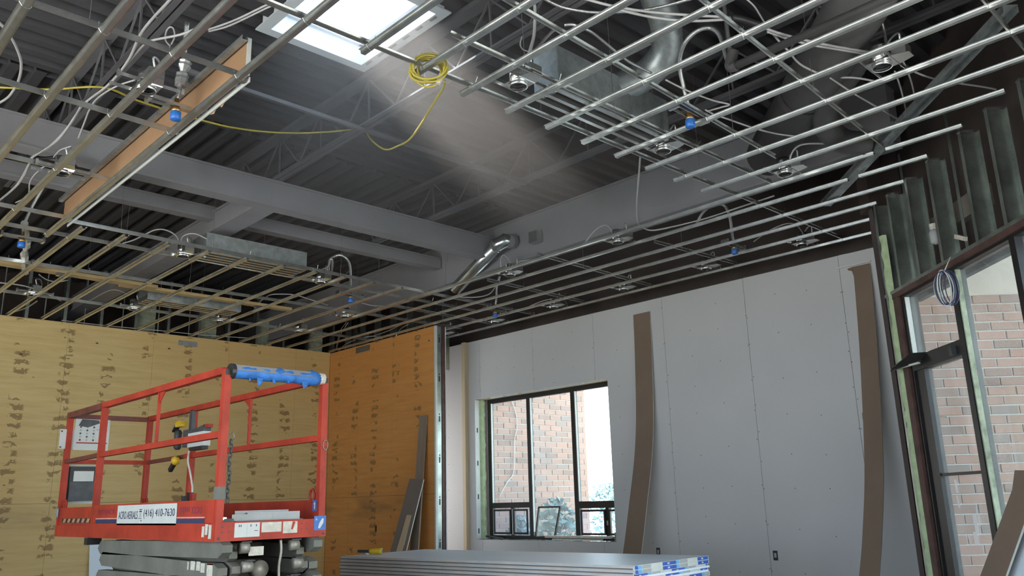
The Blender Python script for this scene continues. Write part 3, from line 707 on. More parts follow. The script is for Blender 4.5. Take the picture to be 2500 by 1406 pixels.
for (x0, y0), (x1, y1) in CAR:
    d = (Vector((x1, y1, 0)) - Vector((x0, y0, 0))).normalized(); sd = Vector((-d.y, d.x, 0)) * (-1 if y0 < 4 or x0 > 6 else 1)
    fix_normals(MB().sweep(CEE, (x0, y0, ZF + 0.0245), (x1, y1, ZF + 0.0245), sd, (0, 0, 1)).build('carrier_channel', M['galv'], grid))
    for fx, fy0, fy1 in FUR:
        if x0 + 0.02 < fx < x1 - 0.02:
            y = y0 + (y1 - y0) * (fx - x0) / (x1 - x0)
            if fy0 < y < fy1:
                b = ZF - 0.002
                ties.tube([(fx - 0.036, y - 0.011, ZF + 0.066), (fx - 0.034, y - 0.011, ZF + 0.022), (fx - 0.018, y - 0.009, b + 0.004), (fx, y - 0.003, b - 0.001), (fx + 0.018, y + 0.004, b + 0.004), (fx + 0.034, y + 0.009, ZF + 0.022), (fx + 0.036, y + 0.011, ZF + 0.066)], 0.0014, 4)
                if random.random() < 0.5: ties.tube([(fx + 0.036, y + 0.011, ZF + 0.066), (fx + 0.05 + random.uniform(-.03, .03), y + random.uniform(-.03, .03), ZF + 0.11)], 0.0014, 4)
tag(ties.build('tie_wires', M['galv'], grid), kind='stuff')
for x, y in ((2.64, 8.36), (2.84, 8.82), (4.42, 8.80), (5.21, 8.40), (5.79, 8.43), (4.05, 10.06), (6.55, 4.89), (1.2, 4.69), (0.4, 5.69), (1.0, 7.03), (3.45, 3.40), (4.35, 3.40), (5.3, 3.01), (4.0, 3.8), (6.0, 3.77), (5.2, 2.3), (3.6, 8.37), (6.9, 8.47), (7.3, 6.32), (7.6, 5.1), (3.3, 11.62), (4.9, 11.62), (6.5, 10.0)):
    MB().tube([(x, y, ZF + 0.03), (x + random.uniform(-.02, .02), y + random.uniform(-.02, .02), 4.5), (x + random.uniform(-.05, .05), y, 5.04)], 0.0022, 5).build('hanger_wire', M['wire'], grid)
for x in (2.7, 3.25, 3.8, 4.35, 4.9, 5.4): MB().tube([(x, 13.3, 3.4), (x, 13.3, 4.9)], 0.010, 6).build('drop_rod', M['galv'], grid)
# short spare hat channel lying on the carriers
fix_normals(MB().sweep(HAT, (3.86, 3.62, ZF + 0.064), (3.86, 2.70, ZF + 0.064), (1, 0, 0), (0, 0, 1)).build('furring_channel', M['galv'], grid))
# wide track running beside the angled wall, cutting two furring rows
dt = Vector((0.70711, 0.70711, 0)); dn = Vector((0.70711, -0.70711, 0))
TRK = [(-0.046, 0.0), (-0.046, 0.05), (-0.0445, 0.05), (-0.0445, 0.0015), (0.0445, 0.0015), (0.0445, 0.05), (0.046, 0.05), (0.046, 0.0)]
a0 = Vector((5.22, 1.06, ZF + 0.066)); a1 = Vector((7.52, 3.36, ZF + 0.02))
fix_normals(MB().sweep([(x, 0.052 - y) for x, y in TRK], a0, a1, dn, (0, 0, 1)).build('wide_track', M['galv_sheet'], grid))
fix_normals(MB().sweep(TRK, a0 + dt * 1.55 + Vector((0, 0, 0.004)), a1 + Vector((0, 0, 0.01)), dn, (0, 0, 1)).build('wide_track', M['galv_sheet'], grid))

# tan gypsum upstand on the third furring row
ub = thing('gypsum_upstand', 'long tan gypsum strip standing on edge over the ceiling opening at left', 'gypsum strip', (2.13, 6.5, ZF))
MB().box((2.121, 4.62, ZF + 0.026), (2.131, 8.42, ZF + 0.27)).build('paper_face', M['paper_tan'], ub)
MB().box((2.1315, 4.62, ZF + 0.026), (2.142, 8.42, ZF + 0.27)).build('gypsum_core', M['gypsum_edge'], ub)
MB().box((2.119, 4.605, ZF + 0.02), (2.145, 4.618, ZF + 0.285)).build('end_trim', M['white'], ub)
fix_normals(MB().sweep([(-0.018, 0), (-0.018, 0.03), (-0.016, 0.03), (-0.016, 0.002), (0.018, 0.002), (0.018, 0.03), (0.02, 0.03), (0.02, 0)], (2.085, 4.58, ZF + 0.245), (2.085, 8.44, ZF + 0.245), (1, 0, 0), (0, 0, 1)).build('top_channel', M['galv_sheet'], ub))
MB().box((2.157, 4.64, ZF - 0.003), (2.166, 8.40, ZF + 0.03)).build('bottom_lip', M['white'], ub)
mb = MB(); mb.prism([(2.172, 5.310, 3.962), (2.172, 5.251, 3.927), (2.172, 5.190, 3.910), (2.172, 5.161, 3.937), (2.172, 5.110, 3.942), (2.172, 5.068, 3.913), (2.172, 5.027, 3.934), (2.172, 4.978, 3.936), (2.172, 4.968, 3.960), (2.172, 4.922, 3.978), (2.172, 5.035, 3.993), (2.172, 5.181, 3.988)], (0.002, 0, 0)); mb.build('torn_paper', M['paper_tan'], ub)
mb = MB(); mb.box((2.12, 4.66, ZF + 0.0), (2.15, 4.70, ZF + 0.06)); mb.build('clip', M['galv'], ub)

# ================================================================== recessed light cans
def downlight(x, y, label, bars=True):
    t = thing('recessed_light', label, 'light fixture', (x, y, ZF + 0.03), 'recessed light cans wired into the steel grid'); z = ZF + 0.030
    can = MB().lathe([(0.055, 0.0), (0.058, 0.0), (0.058, 0.125), (0.0, 0.125)], (x, y, z), (0, 0, 1), 18, False); c = can.build('can', M['galv_bright'], t, True)
    MB().lathe([(0.0535, 0.0), (0.0535, 0.10), (0.0, 0.10)], (x, y, z + 0.004), (0, 0, 1), 18, False).build('can_inside', M['dark_grey'], c, True)
    MB().lathe([(0.057, -0.022), (0.064, -0.022), (0.064, 0.002), (0.057, 0.002), (0.057, -0.022)], (x, y, z), (0, 0, 1), 18, False).build('collar', M['galv_bright'], t, True)
    pl = MB(); n = 14; ring = [(x + 0.064 * math.cos(i * math.tau / n), y + 0.064 * math.sin(i * math.tau / n), z) for i in range(n)]
    sq = [(x - 0.075, y - 0.19), (x + 0.075, y - 0.19), (x + 0.075, y + 0.09), (x - 0.075, y + 0.09)]
    outer = []
    for i in range(n):
        a = i * math.tau / n; dx, dy = math.cos(a), math.sin(a)
        s = min((0.075 / abs(dx)) if abs(dx) > 1e-6 else 9, ((0.09 if dy > 0 else 0.19) / abs(dy)) if abs(dy) > 1e-6 else 9); outer.append((x + dx * s, y + dy * s, z))
    pl.add(ring + outer, [(i, (i + 1) % n, n + (i + 1) % n, n + i) for i in range(n)]); pl.add([(p[0], p[1], p[2] + 0.0015) for p in ring + outer], [(i, n + i, n + (i + 1) % n, (i + 1) % n) for i in range(n)])
    pl.build('mounting_plate', M['galv_bright'], t)
    jb = MB().box((x - 0.05, y - 0.175, z + 0.004), (x + 0.05, y - 0.085, z + 0.075)).build('junction_box', M['galv'], t)
    MB().lathe([(0.012, 0), (0.012, 0.02)], (x, y - 0.13, z + 0.075), (0, 0, 1), 8).build('cable_clamp', M['galv_bright'], jb)
    for dy in (-0.083, 0.083):
        MB().box((x - 0.205, y + dy - 0.002, z - 0.004), (x + 0.205, y + dy + 0.002, z + 0.02)).build('hanger_bar', M['galv_bright'], t)
    for sx in (-1, 1):
        MB().box((x + sx * 0.205 - 0.01, y - 0.095, z - 0.012), (x + sx * 0.205 + 0.01, y - 0.07, z + 0.03)).build('bar_clip', M['galv_bright'], t)
    MB().tube(smooth_path([(x, y - 0.13, z + 0.09), (x - 0.02, y - 0.14, z + 0.16), (x + 0.05, y - 0.06, z + 0.18), (x + 0.09, y + 0.02, z + 0.12), (x + 0.06, y + 0.05, z + 0.05)]), 0.007, 6).build('lamp_whip', M['bx'], t)
    return t
for x, y, lab in ((1.72, 5.22, 'recessed light can beside the blue capped sprinkler at the tan strip'), (1.73, 7.07, 'recessed light can near the lower end of the tan strip'),
    (3.42, 8.73, 'recessed light can left of the upright galvanized plate'), (5.17, 8.79, 'recessed light can right of the upright galvanized plate'),
    (6.46, 10.26, 'recessed light can over the corner where the plywood walls meet'), (6.46, 11.60, 'small recessed light can just above the plywood near the corner'),
    (5.16, 11.61, 'small recessed light can right of the far slot diffuser'), (2.66, 11.52, 'recessed light can at the far left above the plywood'), (3.92, 11.58, 'recessed light can at the left end of the far slot diffuser'),
    (3.55, 3.57, 'sunlit recessed light can under the yellow cord coil'), (5.18, 3.58, 'recessed light can at the right end of the sunlit slot diffuser'), (6.40, 3.18, 'recessed light can in the middle of the right hand grid'),
    (5.18, 1.82, 'recessed light can near the top right corner'), (6.80, 5.38, 'recessed light can above the bare strip of the left leaning board'), (6.80, 7.08, 'recessed light can right of the steel elbow duct'),
    (8.50, 7.96, 'recessed light can over the black window, second from the plywood end'), (8.50, 9.22, 'recessed light can over the left edge of the black window'), (8.50, 6.67, 'recessed light can over the left leaning board by the drywall'),
    (8.50, 5.38, 'recessed light can over the middle of the drywall wall'), (8.50, 4.12, 'recessed light can nearest the angled wall along the drywall'), (8.50, 10.43, 'recessed light can half hidden behind the plywood wall end')):
    downlight(x, y, lab)

# ================================================================== sprinkler drops
def sprinkler(p, label, hose=None, film=None):
    x, y = p; t = thing('sprinkler_drop', label, 'sprinkler', (x, y, ZF - 0.06)); z = ZF - 0.06
    MB().lathe([(0.031, 0.0), (0.036, 0.004), (0.036, 0.055), (0.033, 0.060)], (x, y, z), (0, 0, 1), 14).build('blue_cap', M['cap_blue'], t, True)
    MB().lathe([(0.030, 0.060), (0.030, 0.085), (0.022, 0.088), (0.022, 0.125), (0.016, 0.13), (0.016, 0.17)], (x, y, z), (0, 0, 1), 12).build('brass_fitting', M['brass'], t, True)
    for dy in (-0.03, 0.03): MB().box((x - 0.19, y + dy - 0.003, ZF + 0.036), (x + 0.19, y + dy + 0.003, ZF + 0.058)).build('bracket_bar', M['galv'], t)
    for sx in (-1, 1): MB().box((x + sx * 0.19 - 0.012, y - 0.045, ZF + 0.026), (x + sx * 0.19 + 0.012, y + 0.045, ZF + 0.075)).build('bracket_clip', M['galv_bright'], t)
    if hose: MB().tube(smooth_path([(x, y, ZF + 0.10)] + hose), 0.016, 9).build('flexible_hose', M['bx'], t, True)
    if film:
        rnd = random.Random(5); q = smooth_path(film, 5); MB().tube(q, [0.02 + 0.028 * rnd.random() for _ in q], 7).build('plastic_sleeve', M['plastic_film'], t)
    return t
sprinkler((1.98, 5.37), 'blue capped sprinkler drop hanging in front of the tan strip', [(1.99, 5.36, 4.12), (2.0, 5.36, 4.3), (1.98, 5.30, 4.6)], [(1.99, 5.36, 4.13), (2.0, 5.36, 4.22), (2.01, 5.35, 4.32)])
sprinkler((1.96, 9.18), 'blue capped sprinkler drop with a plastic sleeve at the left edge', [(1.97, 9.18, 4.15), (2.02, 9.16, 4.35), (2.1, 9.1, 4.6)], [(2.335, 10.575, 3.980), (2.164, 9.937, 4.020), (2.077, 9.509, 4.060), (1.957, 9.148, 4.120)])
sprinkler((5.87, 9.20), 'blue capped sprinkler drop on an arched hose above the plywood', [(5.670, 8.889, 4.020), (5.527, 8.671, 4.080), (5.424, 8.534, 4.160), (5.359, 8.499, 4.220), (5.286, 8.525, 4.260), (5.237, 8.588, 4.250), (5.223, 8.676, 4.220), (5.274, 8.783, 4.120)])
sprinkler((4.84, 3.09), 'blue capped sprinkler drop among the right hand furring channels', [(4.794, 3.078, 4.100), (4.764, 3.072, 4.180), (4.707, 3.050, 4.260), (4.630, 2.988, 4.330), (4.572, 2.894, 4.380), (4.575, 2.795, 4.420), (4.619, 2.729, 4.430), (4.628, 2.677, 4.380), (4.635, 2.650, 4.300), (4.617, 2.622, 4.180), (4.613, 2.609, 4.120)])
sprinkler((7.99, 4.67), 'blue capped sprinkler drop on an arched hose over the drywall wall', [(7.787, 4.561, 4.020), (7.555, 4.428, 4.100), (7.396, 4.356, 4.160), (7.289, 4.344, 4.200), (7.253, 4.443, 4.220), (7.339, 4.630, 4.200), (7.562, 4.862, 4.180)])
sprinkler((8.04, 8.71), 'small blue capped sprinkler drop left of the black window', [(7.787, 8.405, 4.050), (7.504, 8.086, 4.120), (7.372, 7.882, 4.200)])
pp = thing('sprinkler_pipe', 'dark sprinkler branch pipe above the arched hose at upper right', 'pipe', (4.62, 2.58, 4.06))
MB().tube([(4.62, 2.58, 4.06), (4.60, 0.12, 4.06)], 0.028, 10).build('branch_pipe', M['duct_dark'], pp, True)
MB().tube(smooth_path([(4.62, 2.56, 4.18), (4.62, 2.585, 4.12), (4.62, 2.595, 4.07), (4.62, 2.55, 4.06)]), 0.038, 10).build('elbow', M['duct_dark'], pp, True)
MB().tube([(4.62, 2.585, 4.12), (4.58, 2.585, 5.0)], 0.014, 8).build('riser', M['duct_dark'], pp, True)

# ================================================================== ducts and slot diffusers
def slot_diffuser(label, x0, x1, y0, y1, ph, plate_front, bars, mt='galv_sheet'):
    t = thing('slot_diffuser', label, 'air diffuser', ((x0 + x1) / 2, (y0 + y1) / 2, ZF))
    for i in range(bars):
        y = y0 + (y1 - y0) * i / (bars - 1)
        mb = MB(); mb.box((x0, y - 0.016, ZF + 0.026), (x1, y + 0.016, ZF + 0.030)); mb.box((x0, y - 0.016, ZF + 0.030), (x1, y - 0.013, ZF + 0.060)); mb.build('slot_bar', M['galv_bright'], t)
    for x in (x0, x1): MB().box((x - 0.003, y0, ZF + 0.026), (x + 0.003, y1, ZF + 0.085)).build('end_plate', M['galv_bright'], t)
    for i, y in enumerate((y0 - 0.02, y1 + 0.02)):
        MB().box((x0, y - 0.002, ZF + 0.03), (x1, y + 0.002, ZF + ph)).build('side_plate', M[mt], t)
    for x in (x0, x1): MB().box((x - 0.002, y0 - 0.018, ZF + 0.09), (x + 0.002, y1 + 0.018, ZF + ph)).build('plenum_end', M[mt], t)
    MB().box((x0, y0 - 0.018, ZF + ph - 0.003), (x1, y1 + 0.018, ZF + ph)).build('plenum_top', M[mt], t)
    return t
slot_diffuser('slot diffuser with an upright galvanized plate over the left opening edge', 3.55, 4.77, 8.46, 8.82, 0.245, True, 5)
slot_diffuser('far slot diffuser just above the plywood wall', 3.85, 5.15, 10.92, 11.22, 0.20, True, 4)
slot_diffuser('sunlit slot diffuser with a steel plenum box under the flexible duct', 3.80, 5.06, 3.45, 3.64, 0.36, True, 3)
def flex(name, label, cat, pts, r, mat, amp=0.05, sub=14, part='corrugated_sleeve', seg=18):
    q = smooth_path(pts, sub); t = thing(name, label, cat, tuple(q[len(q) // 2]))
    MB().tube(q, [r * (1 + (amp if i % 2 else -amp)) for i in range(len(q))], seg).build(part, M[mat], t, True); return t, q
t, q = flex('flexible_duct', 'silver grey corrugated flexible duct curving down to the sunlit diffuser', 'duct', [(4.262, 2.948, 4.800), (4.444, 3.019, 4.720), (4.614, 3.081, 4.620), (4.746, 3.188, 4.500), (4.733, 3.361, 4.380), (4.573, 3.499, 4.270), (4.376, 3.579, 4.200)], 0.115, 'galv_sheet', 0.02, 12)
MB().lathe([(0.122, -0.05), (0.122, 0.05)], q[-1], q[-1] - q[-3], 18, False).build('collar', M['galv'], t, True)
MB().bar(q[-1], (4.55, 3.52, 4.18), 0.2, 0.2).build('boot', M['galv_sheet'], t)
t = thing('round_duct', 'large dark round duct crossing the plenum at upper right', 'duct', (5.7, 2.6, 4.12))
MB().tube([(4.55, 1.45, 4.32), (6.75, 3.5, 4.32)], 0.20, 24).build('duct_shell', M['duct_dark'], t, True)
MB().lathe([(0.207, -0.04), (0.207, 0.04)], (5.85, 2.66, 4.32), (2.2, 2.05, 0), 24, False).build('joint_band', M['duct_dark'], t, True)
flex('flexible_duct', 'dark flexible duct dropping beside the wide steel track', 'duct', [(5.582, 2.064, 4.340), (5.748, 2.286, 4.280), (5.858, 2.498, 4.180), (6.111, 2.633, 4.100), (6.396, 2.635, 4.060), (6.573, 2.509, 4.050)], 0.10, 'duct_dark', 0.03, 10)
t = thing('elbow_duct', 'shiny steel spiral duct with an elbow at the deep beam', 'duct', (6.75, 7.4, 4.2))
p0, p1 = Vector((6.780, 7.289, 4.373)), Vector((6.950, 8.311, 4.049))
MB().tube([p0, p1], 0.085, 18).build('duct_run', M['galv'], t, True)
m0, m1 = Vector((6.800, 7.165, 4.411)), Vector((6.950, 7.143, 4.425))
MB().tube([p0 + (p1 - p0).normalized() * 0.02, p0 - (p1 - p0).normalized() * 0.03, m0, m1], 0.092, 18).build('elbow', M['galv_bright'], t, True)
for a, d in ((p0, p1 - p0), (m0, m1 - p0)): MB().lathe([(0.097, -0.010), (0.097, 0.010)], a, d, 18, False).build('seam_band', M['galv_bright'], t, True)
MB().box((6.86, 6.66, 4.30), (6.95, 6.80, 4.44)).build('saddle', M['galv'], t)

# timber runner hung over the plywood
t = thing('timber_runner', 'long pale timber runner lying across the furring above the plywood', 'timber', (3.6, 10.5, ZF + 0.06))
MB().bar((1.4, 10.43, ZF + 0.085), (3.8, 10.50, ZF + 0.085), 0.14, 0.038).build('plank', M['wood'], t)
MB().bar((3.4, 10.60, ZF + 0.086), (5.75, 10.60, ZF + 0.086), 0.12, 0.038).build('plank', M['wood'], t)
for x, y in ((2.62, 10.40), (4.45, 10.75), (5.2, 10.55)):
    b = MB().box((x, y, ZF + 0.03), (x + 0.10, y + 0.06, ZF + 0.065)).build('junction_box', M['galv'], t)

# ================================================================== loose cables
def cable(label, pts, r=0.0075, mat='cable', name='cable', cat='cable', sub=6):
    q = smooth_path(pts, sub); t = thing(name, label, cat, tuple(q[0]))
    MB().tube(q, r, 6).build('sheath', M[mat], t, True); return t
cable('white cable of the left bundle running from the top edge to the left edge', [(1.528, 4.319, 4.120), (1.529, 4.381, 4.120), (1.527, 4.652, 4.120), (1.539, 4.876, 4.120), (1.592, 5.215, 4.120), (1.609, 5.612, 4.120), (1.578, 5.972, 4.120), (1.580, 6.172, 4.120), (1.614, 6.608, 4.120), (1.611, 7.032, 4.120), (1.560, 7.289, 4.120), (1.580, 7.474, 4.120), (1.630, 8.024, 4.120), (1.607, 8.567, 4.120), (1.582, 8.760, 4.120)], 0.009)
cable('white cable of the left bundle leaving over the third furring row', [(1.793, 4.511, 4.130), (1.730, 4.712, 4.130), (1.620, 4.902, 4.130), (1.601, 5.015, 4.130), (1.608, 5.279, 4.130), (1.618, 5.691, 4.130), (1.580, 6.020, 4.130), (1.589, 6.261, 4.130), (1.614, 6.704, 4.130), (1.601, 7.133, 4.130), (1.568, 7.335, 4.130), (1.585, 7.523, 4.130), (1.630, 8.096, 4.130), (1.606, 8.688, 4.130)], 0.008)
cable('short white cable twisted along the left bundle', [(1.559, 6.078, 4.100), (1.589, 6.405, 4.100), (1.605, 6.785, 4.100), (1.571, 7.102, 4.100), (1.556, 7.299, 4.100), (1.610, 7.739, 4.100)], 0.007)
cable('pair of pale cables running to the top of the skylight, upper one', [(1.940, 4.819, 4.300), (1.988, 4.700, 4.300), (2.033, 4.560, 4.300), (2.083, 4.354, 4.300), (2.107, 4.268, 4.300)], 0.007)
cable('pair of pale cables running to the top of the skylight, lower one', [(1.952, 4.834, 4.300), (2.011, 4.718, 4.300), (2.053, 4.573, 4.300), (2.103, 4.366, 4.300), (2.129, 4.272, 4.300)], 0.007)
cable('white cable looping at the upper left corner', [(0.839, 5.320, 4.160), (0.879, 5.355, 4.160), (0.937, 5.432, 4.160), (1.021, 5.586, 4.160), (1.102, 5.794, 4.160), (1.150, 6.060, 4.160), (1.161, 6.333, 4.160), (1.136, 6.495, 4.160), (1.105, 6.589, 4.160)], 0.009)
cable('thin pale wire curving beside the left bundle', [(1.696, 5.380, 4.080), (1.633, 5.554, 4.080), (1.595, 5.807, 4.080), (1.611, 6.041, 4.080), (1.649, 6.273, 4.080), (1.703, 6.595, 4.080)], 0.006)
cable('thin pale wire curling beside the second light can', [(1.687, 6.712, 4.050), (1.648, 6.827, 4.050), (1.645, 6.944, 4.050), (1.649, 7.026, 4.050)], 0.005)
cable('wavy pale cable passing the second light can toward the left edge', [(1.667, 7.217, 4.060), (1.646, 7.370, 4.060), (1.645, 7.607, 4.060), (1.670, 7.807, 4.060), (1.724, 8.047, 4.060), (1.722, 8.238, 4.060), (1.699, 8.382, 4.060)], 0.006)
cable('small pale ring of cable above the fourth furring row', [(1.743, 4.923, 4.150), (1.695, 4.874, 4.150), (1.659, 4.768, 4.150), (1.659, 4.706, 4.150), (1.685, 4.720, 4.150), (1.723, 4.800, 4.150), (1.742, 4.898, 4.150)], 0.005)
cable('left arch of cable over the can beside the upright plate', [(2.807, 8.805, 3.990), (2.896, 8.748, 4.030), (2.970, 8.652, 4.080), (3.032, 8.564, 4.120), (3.111, 8.541, 4.140), (3.206, 8.549, 4.130), (3.293, 8.596, 4.100), (3.361, 8.699, 4.060)], 0.007)
cable('right arch of cable over the can beside the upright plate', [(3.364, 8.696, 4.060), (3.351, 8.610, 4.120), (3.391, 8.549, 4.150), (3.451, 8.500, 4.150), (3.510, 8.484, 4.130), (3.552, 8.442, 4.100)], 0.007)
cable('flexible grey conduit bunched beside the upright plate', [(5.106, 8.734, 4.080), (5.113, 8.612, 4.080), (5.089, 8.469, 4.080), (4.961, 8.215, 4.080), (5.048, 8.321, 4.080), (5.251, 8.668, 4.080)], 0.013, 'bx')
cable('white cable arching above the plywood right of the timber', [(5.206, 10.317, 4.050), (5.175, 10.107, 4.050), (5.252, 9.990, 4.050), (5.438, 9.905, 4.050), (5.755, 10.017, 4.050), (6.103, 10.158, 4.050)], 0.007)
cable('white cable dipping between two far furring rows', [(6.257, 9.675, 4.040), (6.565, 9.754, 4.040), (6.758, 9.673, 4.040), (6.817, 9.404, 4.040), (6.858, 9.216, 4.040)], 0.006)
cable('white cable hooking up from the timber runner', [(5.409, 10.855, 4.040), (5.269, 10.581, 4.040), (5.205, 10.386, 4.040), (5.226, 10.250, 4.040)], 0.006)
cable('white cable leaning against the plywood corner', [(8.071, 13.014, 4.000), (7.858, 12.513, 4.000), (7.759, 12.201, 4.000), (7.707, 11.916, 4.000)], 0.008)
cable('white cable bowed over the return wall near the corner', [(7.761, 11.823, 4.020), (7.789, 11.581, 4.020), (7.904, 11.542, 4.020), (8.059, 11.608, 4.020)], 0.009)
cable('pale cable rising from the return wall top', [(8.133, 11.306, 4.030), (7.948, 10.970, 4.030), (7.835, 10.725, 4.030), (7.750, 10.433, 4.030)], 0.007)
cable('pale cable stretched low behind the return wall top', [(7.820, 11.603, 4.020), (7.799, 11.271, 4.020), (7.766, 11.002, 4.020), (7.687, 10.655, 4.020), (7.636, 10.420, 4.020)], 0.006)
cable('black cable standing up behind the return wall', [(7.860, 10.428, 4.050), (8.031, 10.579, 4.050), (8.228, 10.803, 4.050)], 0.006, 'black')
cable('two strand wire hanging above the plywood corner', [(6.885, 10.899, 4.020), (7.106, 11.402, 4.020), (7.441, 12.010, 4.020), (7.960, 12.920, 4.020)], 0.005)
cable('second strand hanging above the plywood corner', [(6.911, 10.880, 4.020), (7.181, 11.471, 4.020), (7.510, 12.094, 4.020), (7.928, 12.842, 4.020)], 0.005)
cable('long pale cable lying along the plywood top at left', [(2.235, 11.287, 3.990), (2.500, 11.280, 3.990), (2.788, 11.501, 3.990), (3.077, 11.840, 3.990)], 0.008)
cable('pale cables drooping onto the plywood top at far left', [(2.831, 12.027, 3.990), (2.830, 12.413, 3.990), (2.789, 12.754, 3.990), (2.716, 12.936, 3.990)], 0.009)
cable('thin cable stretched along the plywood top', [(3.401, 12.979, 3.970), (4.024, 12.983, 3.970), (4.717, 12.891, 3.970), (5.471, 12.824, 3.970), (6.216, 12.623, 3.970)], 0.006)
cable('pale cable sagging over the timber runner', [(2.550, 10.887, 4.060), (2.694, 11.088, 4.060), (2.818, 11.116, 4.060), (2.890, 10.960, 4.060)], 0.007)
cable('arched pale cable left of the far slot diffuser', [(3.453, 12.006, 4.060), (3.439, 11.546, 4.060), (3.454, 11.200, 4.060), (3.521, 11.094, 4.060), (3.655, 11.183, 4.060)], 0.006)
cable('armoured cable sweeping across the top of the right hand grid', [(3.269, 3.067, 4.250), (3.439, 3.057, 4.250), (3.596, 2.991, 4.250), (3.696, 2.916, 4.250), (3.827, 2.783, 4.250), (3.913, 2.654, 4.250), (3.992, 2.455, 4.250)], 0.010, 'bx')
cable('upper white cable crossing in front of the flexible duct', [(3.401, 2.836, 4.180), (3.575, 2.779, 4.180), (3.727, 2.709, 4.180), (3.868, 2.627, 4.180), (4.043, 2.510, 4.180), (4.171, 2.416, 4.180), (4.276, 2.348, 4.180)], 0.009)
cable('lower white cable crossing in front of the flexible duct', [(3.597, 2.760, 4.160), (3.666, 2.739, 4.160), (3.813, 2.682, 4.160), (3.964, 2.604, 4.160), (4.093, 2.509, 4.160), (4.178, 2.423, 4.160), (4.255, 2.337, 4.160)], 0.009)
cable('upper of two white cables sloping to the top right light can', [(4.458, 2.224, 4.120), (4.524, 2.210, 4.120), (4.661, 2.167, 4.120), (4.831, 2.104, 4.120), (4.997, 2.033, 4.120), (5.263, 1.904, 4.120)], 0.009)
cable('lower of two white cables sloping to the top right light can', [(4.492, 2.238, 4.120), (4.559, 2.223, 4.120), (4.700, 2.185, 4.120), (4.872, 2.122, 4.120), (5.027, 2.047, 4.120), (5.286, 1.920, 4.120)], 0.009)
cable('thin cable curving down from the top edge to the taped bundle', [(4.303, 2.270, 4.300), (4.428, 2.279, 4.300), (4.561, 2.310, 4.300), (4.696, 2.346, 4.300)], 0.006)
cable('cable snaking down the middle of the right hand grid', [(4.559, 2.241, 4.140), (4.710, 2.267, 4.140), (4.874, 2.288, 4.140), (4.995, 2.311, 4.140), (5.122, 2.317, 4.140), (5.311, 2.290, 4.140), (5.443, 2.238, 4.140), (5.569, 2.145, 4.140), (5.756, 2.063, 4.140)], 0.008)
cable('straight pale cable running down to the wide steel track', [(5.387, 2.254, 4.120), (5.749, 2.249, 4.120), (6.129, 2.228, 4.120), (6.552, 2.204, 4.120)], 0.007)
cable('armoured drop cable above the top right light can', [(5.243, 1.841, 4.500), (5.256, 1.812, 4.350), (5.303, 1.815, 4.250), (5.257, 1.800, 4.120)], 0.010, 'bx')
cable('loose cable looping below the top right light can', [(5.608, 1.892, 4.100), (5.880, 1.962, 4.100), (6.282, 2.081, 4.100), (6.478, 2.145, 4.100)], 0.006)
cable('second loose loop below the top right light can', [(5.317, 1.757, 4.100), (5.680, 1.831, 4.100), (6.001, 1.916, 4.100), (6.255, 2.005, 4.100), (6.494, 2.132, 4.100)], 0.006)
cable('pair of cables entering the angled wall corner', [(5.523, 1.816, 4.080), (5.811, 1.761, 4.080), (6.036, 1.675, 4.080), (6.302, 1.542, 4.080), (6.419, 1.491, 4.080)], 0.007)
cable('pale cable drooping below the right hand sprinkler', [(5.092, 3.108, 4.100), (5.220, 3.107, 4.100), (5.356, 3.084, 4.100), (5.676, 3.033, 4.100), (5.922, 2.964, 4.100), (6.128, 2.861, 4.100)], 0.007)
cable('kinked pale cable right of the right hand sprinkler', [(4.510, 3.049, 4.120), (4.772, 3.040, 4.120), (5.038, 3.004, 4.120), (5.191, 2.960, 4.120), (5.184, 3.027, 4.120), (5.159, 3.139, 4.120)], 0.007)
cable('tall loop of cable above the middle right light can', [(6.317, 3.085, 4.000), (6.300, 3.053, 4.060), (6.287, 2.992, 4.100), (6.292, 2.902, 4.100), (6.419, 2.784, 4.100), (6.598, 2.600, 4.100)], 0.008)
cable('thick white cable standing up from the sunlit light can', [(3.579, 3.415, 4.500), (3.581, 3.421, 4.400), (3.558, 3.417, 4.250), (3.482, 3.395, 4.080)], 0.011)
cable('ribbed armoured cable rising from the sunlit light can', [(3.654, 3.283, 4.300), (3.609, 3.306, 4.250), (3.556, 3.326, 4.180), (3.477, 3.325, 4.080)], 0.011, 'bx')
cable('armoured cable crossing behind the spare hat channel', [(3.489, 3.078, 4.150), (3.526, 3.039, 4.150), (3.576, 3.032, 4.150), (3.678, 3.018, 4.150), (3.868, 3.048, 4.150), (4.152, 3.093, 4.150), (4.397, 3.088, 4.150)], 0.010, 'bx')
cable('thin wire curling by the sunlit light can', [(3.440, 3.411, 4.200), (3.495, 3.483, 4.200), (3.550, 3.517, 4.200), (3.602, 3.514, 4.200)], 0.004)
cable('pale cable hanging out of the right hand grid into the opening', [(5.220, 3.832, 4.020), (5.593, 4.146, 4.000), (6.006, 4.490, 3.990), (6.349, 4.759, 3.985), (6.589, 4.921, 3.985), (6.761, 4.969, 3.985), (6.866, 4.936, 3.985), (6.923, 4.751, 3.985), (6.983, 4.388, 3.990), (6.989, 4.010, 4.000), (7.012, 3.619, 4.020)], 0.008)
cable('small arch of cable over the can beside the deep beam', [(6.709, 5.770, 4.020), (6.752, 5.660, 4.140), (6.771, 5.542, 4.180), (6.827, 5.513, 4.170), (6.837, 5.474, 4.100)], 0.007)
cable('hairpin of cable over the can by the elbow duct', [(6.690, 7.120, 4.040), (6.655, 7.086, 4.120), (6.635, 7.027, 4.160), (6.700, 7.023, 4.140), (6.858, 7.076, 4.060)], 0.008)
cable('low cable trailing right of the can by the elbow duct', [(6.795, 6.989, 4.050), (6.799, 6.911, 4.080), (6.832, 6.795, 4.080), (6.890, 6.706, 4.070)], 0.006)
